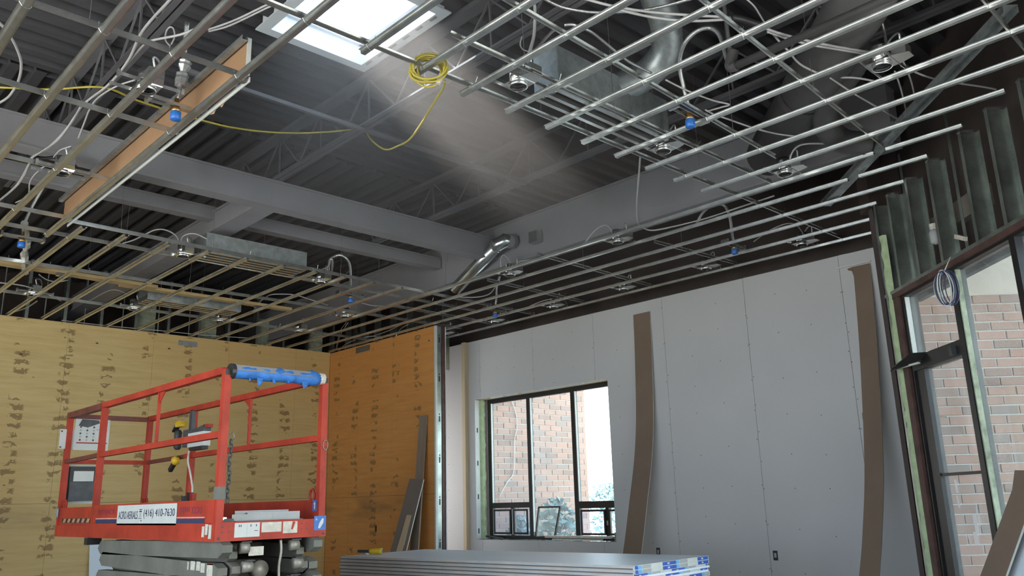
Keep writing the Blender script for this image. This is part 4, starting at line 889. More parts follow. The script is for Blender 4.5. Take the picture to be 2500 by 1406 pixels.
cable('cable drooping under the foot of the elbow duct', [(7.062, 8.596, 4.020), (7.374, 8.446, 4.020), (7.439, 8.219, 4.020), (7.311, 7.944, 4.020), (7.014, 7.532, 4.020)], 0.008)
cable('thin cable following the third furring row over the drywall', [(6.903, 4.946, 4.000), (7.008, 4.503, 4.000), (6.978, 4.003, 4.000), (6.980, 3.778, 4.000)], 0.005)
cable('dark cable arching over the drywall wall beyond the window', [(8.606, 8.718, 4.060), (8.456, 8.262, 4.060), (8.441, 7.956, 4.060), (8.621, 7.882, 4.060), (8.859, 8.021, 4.060)], 0.006)
cable('thin cable arching near the angled wall corner', [(8.297, 4.595, 4.060), (8.062, 4.254, 4.060), (7.996, 4.023, 4.060), (8.137, 3.979, 4.060), (8.498, 4.087, 4.060)], 0.006)
cable('pale cable drooping behind the studs of the angled wall', [(8.616, 3.125, 4.050), (8.861, 3.177, 4.050), (9.008, 3.197, 4.050), (9.139, 3.161, 4.050)], 0.006)
cable('black taped bundle at the end of the white cables', [(4.235, 2.331, 4.160), (4.294, 2.303, 4.160), (4.377, 2.280, 4.160), (4.465, 2.252, 4.160)], 0.022, 'black', 'cable_bundle', 'cable')
cable('black cable tangle above the second light can', [(1.571, 7.351, 4.140), (1.654, 7.314, 4.140), (1.725, 7.232, 4.140), (1.817, 7.244, 4.140), (1.908, 7.353, 4.140)], 0.014, 'black', 'cable_bundle', 'cable')
yc = cable('yellow extension cord slung over the roof joist', [(1.039, 6.369, 4.200), (1.228, 6.239, 4.200), (1.382, 6.121, 4.200), (1.633, 5.866, 4.200), (1.875, 5.905, 4.200), (2.077, 5.922, 4.200), (2.244, 5.993, 4.230), (2.426, 6.041, 4.260), (2.706, 6.134, 4.320), (3.027, 6.197, 4.400), (3.339, 6.199, 4.480), (3.623, 6.120, 4.550), (3.872, 6.048, 4.625), (3.950, 6.017, 4.625), (3.910, 5.833, 4.450), (3.896, 5.605, 4.280), (3.810, 5.274, 4.180), (3.725, 5.016, 4.120), (3.542, 4.615, 4.060), (3.357, 4.231, 4.020), (3.238, 3.982, 3.990), (3.174, 3.885, 3.980)], 0.008, 'yellow', 'extension_cord', 'cord', 8)
cc = Vector((2.960, 3.788, 3.945)); rr_ = Vector((0.72, -0.69, 0)); rnd = random.Random(2)
coil = thing('cord_coil', 'coil of yellow extension cord hung on a furring channel', 'cord', tuple(cc))
for i in range(9):
    a, b = 0.105 + rnd.uniform(-.02, .015), 0.085 + rnd.uniform(-.015, .015); off = Vector((rnd.uniform(-.02, .02), rnd.uniform(-.03, .03), rnd.uniform(-.012, .012))); tl = rnd.uniform(-.35, .35)
    MB().tube([cc + off + rr_ * (a * math.cos(k * math.tau / 26)) + Vector((0.25 * tl * math.sin(k * math.tau / 26) * 0.1, 0.1 * tl * math.sin(k * math.tau / 26), b * math.sin(k * math.tau / 26) + tl * 0.06 * math.cos(k * math.tau / 26))) for k in range(26)], 0.0062, 6, True).build('cord_loop', M['yellow'], coil, True)
MB().bar(cc + rr_ * 0.06 + Vector((0, 0, -0.10)), cc + rr_ * 0.085 + Vector((0, 0, -0.04)), 0.028, 0.028).build('plug', M['label_white'], coil)

# ================================================================== scissor lift
LX0, LX1, LY0, LYM, LY1 = 2.529, 3.36, 5.547, 8.05, 9.08
lift = thing('scissor_lift', 'red scissor lift with grey folded arms in front of the plywood wall', 'scissor lift', (2.94, 7.2, 0))
def lb(lo, hi, nm, mt, par=None): return MB().box(lo, hi).build(nm, M[mt], par or lift)
def tube_sq(a, b, nm, mt='red', w=0.05, par=None): return MB().bar(a, b, w, w, (1, 0, 0) if abs(b[2] - a[2]) > abs(b[1] - a[1]) + abs(b[0] - a[0]) else (0, 0, 1)).build(nm, M[mt], par or lift)
XL, XR = LX0 + 0.025, LX1 - 0.025
YN, YM, YF = LY0 + 0.025, LYM, LY1 - 0.03
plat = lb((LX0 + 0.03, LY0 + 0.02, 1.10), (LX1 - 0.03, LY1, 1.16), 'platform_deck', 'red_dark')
lb((LX0 - 0.008, LY0, 1.04), (LX0 + 0.03, LYM + 0.02, 1.16), 'side_channel', 'red'); lb((LX1 - 0.03, LY0, 1.04), (LX1 + 0.008, LYM + 0.02, 1.16), 'side_channel', 'red')
lb((LX0 + 0.004, LYM + 0.02, 1.04), (LX0 + 0.026, LY1 + 0.02, 1.145), 'extension_channel', 'red')
endp = lb((LX0 - 0.006, LY0 - 0.006, 1.04), (LX1 + 0.01, LY0 + 0.0, 1.166), 'end_plate', 'red')
tb = lb((LX0 - 0.003, LY0 + 0.03, 1.162), (LX0 + 0.004, LYM - 0.02, 1.315), 'toe_board', 'red')
lb((LX0 + 0.012, LYM - 0.02, 1.146), (LX0 + 0.018, LY1 + 0.02, 1.305), 'toe_board', 'red')
lb((LX1 - 0.006, LY0 + 0.03, 1.162), (LX1 + 0.001, LY1, 1.30), 'toe_board', 'red'); lb((LX0 + 0.02, LY1 - 0.01, 1.146), (LX1, LY1, 1.30), 'toe_board', 'red')
# markings along the near toe board
lb((LX0 - 0.005, 5.72, 1.196), (LX0 - 0.0035, 7.93, 1.204), 'white_stripe', 'pink_line', tb); lb((LX0 - 0.005, 5.72, 1.160), (LX0 - 0.0035, 7.93, 1.192), 'blue_stripe', 'navy', tb)
sg = lb((LX0 - 0.008, 6.19, 1.147), (LX0 - 0.0055, 7.40, 1.303), 'sign_plate', 'white', tb)
lx = LX0 - 0.0085
text_mesh('sign_lettering', 'ACRO AERIALS', M['navy'], sg, (lx, 7.365, 1.195), (0, -1, 0), (0, 0, 1), 0.060, 0.42)
text_mesh('sign_lettering', '(416) 410-7630', M['navy'], sg, (lx, 6.82, 1.195), (0, -1, 0), (0, 0, 1), 0.072, 0.60)
for z0, z1, y0, y1 in ((1.262, 1.268, 6.862, 6.912), (1.246, 1.256, 6.862, 6.912), (1.205, 1.240, 6.87, 6.905), (1.196, 1.200, 6.858, 6.925), (1.176, 1.184, 6.855, 6.875)):
    lb((lx - 0.0006, y0, z0), (lx, y1, z1), 'sign_emblem', 'navy' if z1 > 1.245 or z1 < 1.201 else 'grey_print', sg)
text_mesh('faded_lettering', 'SKYJACK', M['purple'], tb, (LX0 - 0.0035, 7.88, 1.225), (0, -1, 0), (0, 0, 1), 0.050, 0.42)
text_mesh('faded_lettering', 'SJIII', M['purple'], tb, (LX0 - 0.0035, 6.15, 1.225), (0, -1, 0), (0, 0, 1), 0.048, 0.17); text_mesh('faded_lettering', '3220', M['purple'], tb, (LX0 - 0.0035, 5.95, 1.225), (0, -1, 0), (0, 0, 1), 0.048, 0.18)
hz = lb((LX0 + 0.010, 8.12, 1.165), (LX0 + 0.0115, 8.93, 1.205), 'hazard_strip', 'black')
for i in range(6): MB().prism([(LX0 + 0.009, 8.90 - i * 0.135, 1.168), (LX0 + 0.009, 8.83 - i * 0.135, 1.168), (LX0 + 0.009, 8.80 - i * 0.135, 1.203), (LX0 + 0.009, 8.87 - i * 0.135, 1.203)], (0.001, 0, 0)).build('hazard_bar', M['paper_tan'], hz)
for y0, y1, z0, z1, mt in ((5.59, 5.635, 1.06, 1.15, 'label_white'), (5.645, 5.69, 1.085, 1.155, 'label_white'), (5.70, 5.74, 1.07, 1.14, 'label_white'), (5.638, 5.647, 1.075, 1.14, 'black')): lb((LX0 - 0.0095, y0, z0), (LX0 - 0.0085, y1, z1), 'worn_sticker', mt)
for k, (x0, x1, z0, z1) in enumerate(((2.66, 2.845, 1.062, 1.157), (2.858, 3.01, 1.088, 1.155), (3.022, 3.135, 1.075, 1.155))):
    s_ = lb((x0, LY0 - 0.0072, z0), (x1, LY0 - 0.0063, z1), 'data_label', 'label_white' if k else 'white', endp)
    if k == 0:
        for xx in (2.69, 2.703, 2.775, 2.815): lb((xx, LY0 - 0.0080, 1.130), (xx + 0.006, LY0 - 0.0073, 1.145), 'print_mark', 'navy', s_)
        lb((2.75, LY0 - 0.0080, 1.07), (2.751, LY0 - 0.0073, 1.15), 'print_mark', 'grey_print', s_); lb((2.805, LY0 - 0.0080, 1.10), (2.832, LY0 - 0.0073, 1.104), 'print_mark', 'navy', s_)
MB().prism([(3.085, LY0 - 0.0076, 1.10), (3.10, LY0 - 0.0076, 1.10), (3.118, LY0 - 0.0076, 1.15), (3.098, LY0 - 0.0076, 1.155)], (0, -0.0006, 0)).build('label_tear', M['red'], endp)
bs = lb((3.27, LY0 - 0.0085, 1.085), (3.368, LY0 - 0.0062, 1.185), 'lanyard_sticker', 'sticker_blue', endp)
MB().prism([(3.303, LY0 - 0.0090, 1.10), (3.318, LY0 - 0.0090, 1.097), (3.345, LY0 - 0.0090, 1.135), (3.348, LY0 - 0.0090, 1.165), (3.335, LY0 - 0.0090, 1.168), (3.312, LY0 - 0.0090, 1.135)], (0, -0.0006, 0)).build('sticker_symbol', M['white'], bs)
MB().prism([(3.277, LY0 - 0.0090, 1.155), (3.298, LY0 - 0.0090, 1.155), (3.288, LY0 - 0.0090, 1.175)], (0, -0.0006, 0)).build('sticker_symbol', M['sky_print'], bs)
for x in (2.55, 3.35): MB().lathe([(0.010, 0), (0.010, 0.002)], (x, LY0 - 0.0062, 1.06), (0, -1, 0), 8).build('bolt_hole', M['black'], endp)
for x in (2.575, 2.62, 3.17, 3.21):
    for z in (1.10, 1.135): MB().lathe([(0.006, 0), (0.006, 0.0015)], (x, LY0 - 0.0062, z), (0, -1, 0), 6).build('rivet', M['red_dark'], endp)
# guard rails
def post(x, y, z0, z1, mt='red'):
    p = tube_sq((x, y, z0), (x, y, z1), 'post', mt); return p
p = post(XL, YN, 1.05, 2.205); lb((XL - 0.021, YN - 0.0262, 2.166), (XL + 0.021, YN - 0.0255, 2.204), 'tube_end', 'black', p)
p = post(XR, YN, 1.16, 2.205); lb((XR - 0.021, YN - 0.0262, 2.166), (XR + 0.021, YN - 0.0255, 2.204), 'tube_end', 'black', p)
lb((XL - 0.028, YN - 0.03, 1.315), (XL + 0.028, YN + 0.03, 1.40), 'post_socket', 'grey_paint')
post(XL, YM, 1.16, 2.18); post(XL, YF, 1.05, 2.20); post(XR, YF, 1.16, 2.20); post(XR, 7.93, 1.30, 2.19)
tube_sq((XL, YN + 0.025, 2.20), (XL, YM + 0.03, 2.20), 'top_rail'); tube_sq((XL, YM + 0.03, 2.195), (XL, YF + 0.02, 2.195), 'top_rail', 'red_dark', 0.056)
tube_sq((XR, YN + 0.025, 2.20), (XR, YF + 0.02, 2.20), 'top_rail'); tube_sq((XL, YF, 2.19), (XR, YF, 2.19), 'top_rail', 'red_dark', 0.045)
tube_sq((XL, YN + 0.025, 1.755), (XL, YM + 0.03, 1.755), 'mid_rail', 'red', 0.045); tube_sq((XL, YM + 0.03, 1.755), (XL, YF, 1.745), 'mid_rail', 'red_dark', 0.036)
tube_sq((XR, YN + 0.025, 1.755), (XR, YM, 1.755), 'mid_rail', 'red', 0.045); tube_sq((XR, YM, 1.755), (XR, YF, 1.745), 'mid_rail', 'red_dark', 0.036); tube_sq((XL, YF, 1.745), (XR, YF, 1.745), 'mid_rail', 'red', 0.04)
for X in (XL, XR):
    tube_sq((X, 6.77, 1.78), (X, 6.77, 2.18), 'stanchion', 'red', 0.022)
    MB().prism([(X - 0.004, 6.785, 2.176), (X - 0.004, 6.66 if X == XL else 6.90, 2.176), (X - 0.004, 6.755, 2.09), (X - 0.004, 6.785, 2.09)], (0.008, 0, 0)).build('gusset', M['red'], lift)
for X, Y in ((XL + 0.012, YF - 0.08), (XR - 0.01, YF - 0.09), (XR - 0.01, YN + 0.10)): MB().tube([(X, Y + 0.034 * math.cos(i * math.tau / 16), 1.335 + 0.044 * math.sin(i * math.tau / 16)) for i in range(16)], 0.010, 6, True).build('lanyard_ring', M['red'], lift, True)
MB().tube([(XR + 0.012 + 0.02 * math.cos(i * math.tau / 16), YN - 0.03, 1.70 + 0.035 * math.sin(i * math.tau / 16)) for i in range(16)], 0.003, 5, True).build('key_ring', M['wire'], lift)
for X, Y in ((XL - 0.027, YF), (XR - 0.027, YN + 0.03)):
    s_ = lb((X - 0.001, Y - 0.025, 1.22), (X, Y + 0.03, 1.30), 'anchor_sticker', 'sticker_teal' if X < 3 else 'sticker_blue'); MB().prism([(X - 0.0014, Y - 0.004, 1.235), (X - 0.0014, Y + 0.008, 1.235), (X - 0.0014, Y + 0.008, 1.27), (X - 0.0014, Y + 0.015, 1.27), (X - 0.0014, Y + 0.002, 1.288), (X - 0.0014, Y - 0.011, 1.27), (X - 0.0014, Y - 0.004, 1.27)], (0.0003, 0, 0)).build('sticker_symbol', M['white'], s_)
# wrapped bar across the near end
rnd = random.Random(11)
wrap = MB().tube([(2.585 + 0.69 * i / 26, LY0 + 0.02 + rnd.uniform(-.004, .004), 2.196 + rnd.uniform(-.004, .004)) for i in range(27)], [0.050 + (0.012 if 19 < i < 25 else 0) * rnd.random() + rnd.uniform(-.003, .003) for i in range(27)], 14).build('padded_bar', M['blue_tape'], lift, True)
mb = MB(); n_ = 27
for i in range(26):
    for (a0_, a1_) in ((0.05, 0.95),):
        pts = []
        for ii in (i, i + 1):
            for a in (a0_, a1_): pts.append((2.60 + 0.62 * ii / 26, LY0 + 0.02 - 0.0545 * math.cos(a), 2.196 + 0.0545 * math.sin(a)))
        mb.add(pts, [(0, 2, 3, 1)])
mb.build('foam_sleeve', M['foam_wrap'], wrap)
MB().lathe([(0.054, 0), (0.054, 0.03), (0.02, 0.031)], (2.572, LY0 + 0.02, 2.196), (1, 0, 0), 14).build('sleeve_end', M['black'], wrap)
MB().lathe([(0.045, 0), (0.045, 0.06)], (3.265, LY0 + 0.02, 2.198), (1, 0, 0), 12).build('white_wrap', M['label_white'], wrap)
for x, w_, h_ in ((2.76, 0.05, 0.06), (2.70, 0.015, 0.03), (2.88, 0.03, 0.035), (3.00, 0.02, 0.02), (3.12, 0.06, 0.05)):
    MB().prism([(x, LY0 - 0.02, 2.16), (x + w_, LY0 - 0.015, 2.155), (x + w_ * 0.7, LY0 - 0.03, 2.155 - h_ * 0.6), (x + w_ * 0.2, LY0 - 0.025, 2.155 - h_)], (0.003, 0.003, 0)).build('tape_flap', M['blue_tape'], wrap)
# hanging chain on the near post
for i in range(14):
    z = 1.70 - i * 0.030; c = Vector((XL + 0.045 + 0.004 * math.sin(i), LY0 - 0.005, z)); ax = Vector((1, 0, 0)) if i % 2 else Vector((0, 1, 0))
    MB().tube([c + ax * (0.012 * math.cos(k * math.tau / 12)) + Vector((0, 0, 0.021 * math.sin(k * math.tau / 12))) for k in range(12)], 0.0045, 5, True).build('chain_link', M['dark_grey'], lift, True)
MB().tube([(XL + 0.03, LY0, 1.745), (XL + 0.06, LY0 - 0.005, 1.77), (XL + 0.07, LY0 - 0.005, 1.73), (XL + 0.05, LY0 - 0.005, 1.70)], 0.004, 5).build('chain_hook', M['wire'], lift)
# placard, document box and control box
pl = lb((2.60, YF - 0.012, 1.86), (2.93, YF - 0.006, 2.17), 'placard', 'white'); lb((2.47, YF - 0.010, 1.87), (2.60, YF - 0.005, 2.06), 'placard_tab', 'white', pl); lb((2.625, YF - 0.0135, 1.925), (2.915, YF - 0.0122, 1.937), 'red_line', 'red', pl)
for z in (1.885, 2.04): MB().lathe([(0.009, 0), (0.009, 0.002)], (2.485, YF - 0.0105, z), (0, -1, 0), 8).build('rivet', M['dark_grey'], pl)
for r in range(5):
    for c in range(3): MB().lathe([(0.010, 0), (0.010, 0.0008)], (2.655 + c * 0.062, YF - 0.0122, 1.96 + r * 0.032), (0, -1, 0), 10).build('pictogram', M['grey_print'] if (r + c) % 2 else M['dark_grey'], pl)
lb((2.80, YF - 0.0135, 2.06), (2.91, YF - 0.0122, 2.068), 'print_line', 'grey_print', pl); MB().prism([(2.63, YF - 0.0124, 2.10), (2.72, YF - 0.0124, 2.085), (2.83, YF - 0.0124, 2.13), (2.82, YF - 0.0124, 2.16), (2.66, YF - 0.0124, 2.165)], (0, -0.0008, 0)).build('dark_patch', M['dark_grey'], pl)  # irregular dark patch near the top of the placard
db = lb((2.60, YF - 0.03, 1.37), (2.85, YF + 0.03, 1.55), 'document_box', 'dark_grey'); lb((2.60, YF - 0.005, 1.55), (2.85, YF + 0.035, 1.70), 'box_lid', 'black', db); lb((2.635, YF - 0.010, 1.556), (2.82, YF - 0.0055, 1.655), 'papers', 'white', db); lb((2.54, YF + 0.036, 1.34), (2.87, YF + 0.042, 1.72), 'back_plate', 'white', db)
cb = lb((3.24, 7.48, 1.82), (3.31, 7.82, 1.95), 'control_box', 'white'); MB().prism([(3.24, 7.48, 1.95), (3.24, 7.82, 1.95), (3.24, 7.82, 1.98), (3.24, 7.66, 1.985), (3.24, 7.48, 2.01)], (0.07, 0, 0)).build('control_panel', M['dark_grey'], cb)
lb((3.245, 7.82, 1.83), (3.30, 7.95, 1.99), 'side_shroud', 'dark_grey', cb); lb((3.25, 7.42, 1.98), (3.30, 7.48, 2.01), 'red_grip', 'red', cb); lb((3.25, 7.52, 1.79), (3.31, 7.80, 1.82), 'box_foot', 'black', cb); lb((3.30, 7.90, 1.98), (3.335, 7.96, 2.18), 'mount_post', 'dark_grey', cb)
MB().tube(smooth_path([(3.28, 7.86, 1.80), (3.27, 7.85, 1.70), (3.28, 7.80, 1.58), (3.29, 7.76, 1.46), (3.29, 7.75, 1.36)]), 0.009, 6).build('control_cable', M['label_white'], cb, True)
lb((3.26, 7.68, 1.31), (3.30, 7.74, 1.40), 'foot_switch', 'red'); lb((3.255, 7.74, 1.31), (3.30, 7.80, 1.41), 'switch_body', 'black'); lb((3.26, 7.86, 1.31), (3.30, 7.92, 1.38), 'switch_body', 'dark_grey')
# folded scissor arms: hexagonal ended box beams
def arm(x0, x1, y0, y1, zc, h, tilt, nm='scissor_arm'):
    z = lambda y: zc + tilt * (y - (y0 + y1) / 2); c = 0.07; hh = h / 2
    poly = [(y0, z(y0) - hh * 0.35), (y0 + c, z(y0) - hh), (y1 - c, z(y1) - hh), (y1, z(y1) - hh * 0.2), (y1 - 0.03, z(y1) + hh * 0.5), (y1 - c, z(y1) + hh), (y0 + c, z(y0) + hh), (y0, z(y0) + hh * 0.5)]
    return fix_normals(MB().prism([(x0, y, zz) for y, zz in poly], (x1 - x0, 0, 0)).build(nm, M['grey_paint'], lift))
lv = [(0.975, -0.012), (0.855, 0.012), (0.735, -0.012), (0.615, 0.012), (0.50, -0.012)]
for i, (zc, tl) in enumerate(lv):
    oy = 0.06 if i % 2 else 0.0
    for x0, x1 in ((2.565, 2.635), (3.25, 3.32)): arm(x0, x1, 5.50 + oy, 7.93 - oy, zc, 0.112, tl)
    for x0, x1 in ((2.66, 2.72), (3.17, 3.23)): arm(x0, x1, 5.60 - oy, 7.85, zc - 0.02, 0.105, -tl)
    for y in (6.15, 7.75): MB().tube([(2.57, y, zc), (3.31, y, zc)], 0.03, 10).build('cross_tube', M['grey_paint'], lift, True)
    for x in (2.725, 3.105): MB().lathe([(0.038, 0), (0.038, 0.062)], (x, 5.585 - oy, zc + 0.015), (1, 0, 0), 14).build('pin_roller', M['steel_pin'], lift, True)
    for x in (2.725, 3.105): lb((x - 0.004, 5.545 - oy, zc + 0.050), (x + 0.070, 5.60 - oy, zc + 0.058), 'dark_slot', 'black')  # black strip standing in for the dark slot above each roller
MB().tube([(2.95, 5.74, 0.83), (2.95, 7.2, 0.70)], 0.05, 16).build('hydraulic_cylinder', M['grey_paint'], lift, True); MB().tube([(2.95, 5.70, 0.835), (2.95, 5.78, 0.827)], 0.06, 16).build('cylinder_head', M['steel_pin'], lift, True)
lb((2.79, 5.575, 0.935), (2.90, 5.58, 0.995), 'warning_label', 'label_white'); MB().tube(smooth_path([(3.04, 5.60, 1.03), (3.045, 5.595, 0.95), (3.035, 5.60, 0.85), (3.04, 5.60, 0.74)]), 0.010, 6).build('hydraulic_hose', M['steel_pin'], lift, True)
for y0, y1, z0, z1, mt in ((5.63, 5.72, 0.815, 0.895, 'label_white'), (5.63, 5.72, 0.888, 0.90, 'red'), (5.755, 5.82, 0.835, 0.895, 'label_white'), (5.83, 5.89, 0.845, 0.905, 'label_white'), (5.915, 5.985, 0.845, 0.905, 'label_white'), (6.02, 6.04, 0.845, 0.90, 'label_white')): lb((2.5630, y0, z0), (2.5648, y1, z1), 'arm_sticker', mt)
lb((2.62, 5.60, 0.30), (3.28, 8.0, 0.44), 'chassis', 'grey_paint'); lb((2.60, 5.50, 0.66), (3.30, 5.54, 0.70), 'step_plate', 'galv_sheet'); lb((2.60, 5.505, 0.60), (3.30, 5.535, 0.655), 'step_riser', 'red')
for x in (2.56, 3.24):
    for y in (5.85, 7.65): MB().lathe([(0.10, 0), (0.19, 0.01), (0.19, 0.08), (0.10, 0.09)], (x, y, 0.19), (1, 0, 0), 20).build('wheel', M['black'], lift)
mb = MB(); mb.box((2.5, 8.02, 0.98), (2.62, 8.10, 1.04)); mb.build('extension_stop', M['black'], lift)

# tools and offcuts carried by the lift
dr = thing('cordless_drill', 'yellow and black cordless tool hanging from the lift rail', 'power tool', (3.29, 8.12, 1.70))
MB().lathe([(0.02, 0), (0.036, 0.02), (0.036, 0.17), (0.022, 0.19)], (3.27, 8.12, 1.82), (0, 0.05, 1), 12).build('motor_body', M['dark_grey'], dr, True)
MB().prism([(3.24, 8.02, 2.035), (3.24, 8.14, 2.035), (3.24, 8.15, 2.075), (3.24, 8.11, 2.09), (3.24, 8.03, 2.09), (3.24, 8.015, 2.06)], (0.06, 0, 0)).build('battery', M['tool_yellow'], dr); MB().bar((3.27, 8.15, 2.06), (3.27, 8.22, 2.0), 0.05, 0.02).build('belt_hook', M['black'], dr)
MB().lathe([(0.012, 0), (0.042, 0.03), (0.045, 0.06), (0.02, 0.09)], (3.27, 8.17, 1.68), (0, -0.6, 0.8), 12).build('nose_cone', M['tool_yellow'], dr, True); MB().bar((3.27, 8.12, 1.73), (3.27, 8.26, 1.63), 0.035, 0.04).build('handle', M['black'], dr)
MB().tube(smooth_path([(3.29, 8.10, 2.09), (3.30, 8.08, 2.14), (3.31, 8.11, 2.16), (3.32, 8.13, 2.18)]), 0.005, 5).build('hanging_loop', M['wire'], dr)
for k, (x, y, a, l_, lab) in enumerate(((2.72, 5.62, 0.03, 0.42, 'galvanized angle offcut lying at the back of the lift platform pile'), (2.80, 5.60, -0.05, 0.40, 'galvanized angle offcut lying in the middle of the lift platform pile'), (2.68, 5.58, 0.0, 0.30, 'galvanized angle offcut lying at the front of the lift platform pile'))):
    t = thing('metal_offcut', lab, 'metal offcut', (x, y, 1.161), 'galvanized offcuts on the lift platform'); d = Vector((math.cos(a), math.sin(a), 0)); n2 = Vector((-d.y, d.x, 0)); z = 1.168 + 0.0
    MB().frame_box((x, y, z), d * l_, n2 * 0.05, (0, 0, 0.002)).build('flat_leg', M['grey_print'], t); MB().frame_box(Vector((x, y, z)) + n2 * 0.05, d * l_, n2 * 0.002, (0, 0, 0.045 + 0.012 * (2 - k))).build('upright_leg', M['grey_print'], t)
t = thing('utility_knife', 'black handled knife at the left end of the lift platform', 'tool', (2.60, 5.57, 1.166)); MB().bar((2.575, 5.575, 1.178), (2.66, 5.57, 1.176), 0.022, 0.022).build('handle', M['black'], t); MB().bar((2.575, 5.565, 1.19), (2.61, 5.565, 1.188), 0.004, 0.016).build('blade', M['galv_bright'], t)

# ================================================================== stack of gypsum sheets
sc = Vector((5.796, 6.173, 0)); sl = Vector((-0.0995, 0.9950, 0)).normalized(); sw = Vector((0.9950, 0.0995, 0)).normalized(); TH = 0.0159; NS = 18; TOPZ = 0.737
rnd = random.Random(21); names_ = {0: 'topmost sheet of the grey gypsum board stack'}
for i in range(NS):
    jx, jy = rnd.uniform(-.008, .008), rnd.uniform(-.010, .010); L, W = 3.655, 1.219; z1 = TOPZ - i * (TH + 0.0006); z0 = z1 - TH
    o0 = sc - sl * (L / 2 + jy) - sw * (W / 2 + jx) + Vector((0, 0, z0))
    lab = 'top gypsum sheet of the stack, with the small yellow tool lying on it' if i == 0 else 'gypsum sheet, %s from the top of the low stack in front' % ORD[i]
    t = thing('gypsum_sheet', lab, 'gypsum sheet', tuple(sc + Vector((0, 0, z0))), 'gypsum sheets in the low stack')
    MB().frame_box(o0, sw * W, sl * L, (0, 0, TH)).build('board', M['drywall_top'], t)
    MB().frame_box(o0 - sw * 0.0012 + Vector((0, 0, 0.001)), sw * 0.001, sl * L, (0, 0, TH - (0.004 if i % 2 else 0.002))).build('paper_edge', M['paper_grey'] if i % 2 else M['gypsum_edge'], t)
    if i % 2 == 0:
        tp = MB().frame_box(o0 - sl * 0.0022 - Vector((0, 0, TH + 0.0006)), sw * W, sl * 0.002, (0, 0, 2 * TH)).build('end_tape', M['white'], t)
        MB().frame_box(o0 - sl * 0.002 + Vector((0, 0, TH)), sw * W, sl * 0.03, (0, 0, 0.0006)).build('tape_fold', M['white'], tp)
        sh = rnd.choice([0.0, 0.10, 0.21, 0.33]) if i > 2 else 0.16; seq = [('blue_print', 0.22), ('sky_print', 0.06), ('grey_print', 0.13), ('white', 0.18)]
        x = -sh; k = 0
        while x < W:
            nm, wd = seq[k % 4]; a, b = max(x, 0.01), min(x + wd, W - 0.01)
            if b > a and nm != 'white':
                sk_ = 0.012 if nm == 'sky_print' else 0.0
                pr_ = MB().frame_box(o0 - sl * 0.0028 + sw * a - Vector((0, 0, TH - 0.0015)), sw * (b - a), sl * 0.0005, Vector((0, 0, 2 * TH - 0.004)) - sw * sk_).build('tape_print', M[nm], tp)
                if nm == 'blue_print' and b - a > 0.12:
                    for q in (0.35, 0.43): MB().frame_box(o0 - sl * 0.0033 + sw * (a + (b - a) * q) - Vector((0, 0, 0.007)), sw * 0.016, sl * 0.0004, (0, 0, 0.013)).build('tape_mark', M['white'], pr_)
            x += wd; k += 1
for k, f in enumerate((-1.4, 0.0, 1.4)):
    t = thing('timber_bearer', ['timber bearer under the far end of the gypsum stack', 'timber bearer under the middle of the gypsum stack', 'timber bearer under the near end of the gypsum stack'][2 - k if k != 1 else 1], 'timber', tuple(sc + sl * f)); zb = TOPZ - NS * (TH + 0.0006)
    MB().frame_box(sc + sl * (f - 0.05) - sw * 0.58, sw * 1.16, sl * 0.10, (0, 0, zb)).build('bearer', M['wood'], t)
tl = thing('rotary_tool', 'small yellow and black power tool lying on the gypsum stack', 'power tool', (5.295, 7.788, 0.738)); tc = Vector((5.295, 7.788, 0.738)) + Vector((0, 0, 0.035)); td = Vector((0.62, -0.78, 0))
MB().lathe([(0.020, -0.02), (0.030, 0.0), (0.034, 0.10), (0.034, 0.125), (0.028, 0.13)], tc, td, 14).build('yellow_body', M['tool_yellow'], tl, True); MB().lathe([(0.024, 0), (0.020, 0.003)], tc + td * 0.1305, td, 14).build('end_cap', M['black'], tl)
MB().bar(tc - td * 0.02, tc - td * 0.14 + Vector((0, 0, 0.004)), 0.05, 0.028).build('black_grip', M['black'], tl); MB().bar(tc - td * 0.05 - Vector((0, 0, 0.01)), tc - td * 0.02 - Vector((0, 0, 0.032)), 0.03, 0.02).build('foot', M['label_white'], tl)

# ================================================================== leaning boards and scraps
def strip(name, label, ys, pts, wid, th=0.013, cut=0.0):
    """a long gypsum strip bowed as it leans; pts are (x, z) from the top down, ys its centre"""
    t = thing(name, label, 'gypsum strip', (pts[-1][0], ys, 0)); q = smooth_path([(x, 0, z) for x, z in pts], 5); n = len(q); fr, ed = MB(), MB()
    V = []
    for p in q: V += [(p.x, ys + wid / 2, p.z), (p.x, ys - wid / 2, p.z), (p.x + 0.002, ys + wid / 2, p.z), (p.x + 0.002, ys - wid / 2, p.z)]
    F = []
    for i in range(n - 1):
        a, b = i * 4, (i + 1) * 4; F += [(a, a + 1, b + 1, b), (a + 2, b + 2, b + 3, a + 3), (a, b, b + 2, a + 2), (a + 1, a + 3, b + 3, b + 1)]
    fr.add(V, F + [(0, 2, 3, 1), (n * 4 - 4, n * 4 - 3, n * 4 - 1, n * 4 - 2)]); fix_normals(fr.build('brown_paper_face', M['paper_brown'], t))
    V = []
    for p in q: V += [(p.x + 0.0025, ys + wid / 2, p.z), (p.x + 0.0025, ys - wid / 2, p.z), (p.x + th, ys + wid / 2, p.z), (p.x + th, ys - wid / 2, p.z)]
    ed.add(V, F + [(0, 2, 3, 1), (n * 4 - 4, n * 4 - 3, n * 4 - 1, n * 4 - 2)]); fix_normals(ed.build('gypsum_core', M['white'], t)); return t
strip('leaning_strip', 'tall bowed brown gypsum strip leaning on the drywall beside the black window', 6.672, [(8.853, 3.675), (8.84, 3.3), (8.82, 2.93), (8.77, 2.27), (8.68, 1.75), (8.52, 1.19), (8.35, 0.625), (8.14, 0.02)], 0.28)
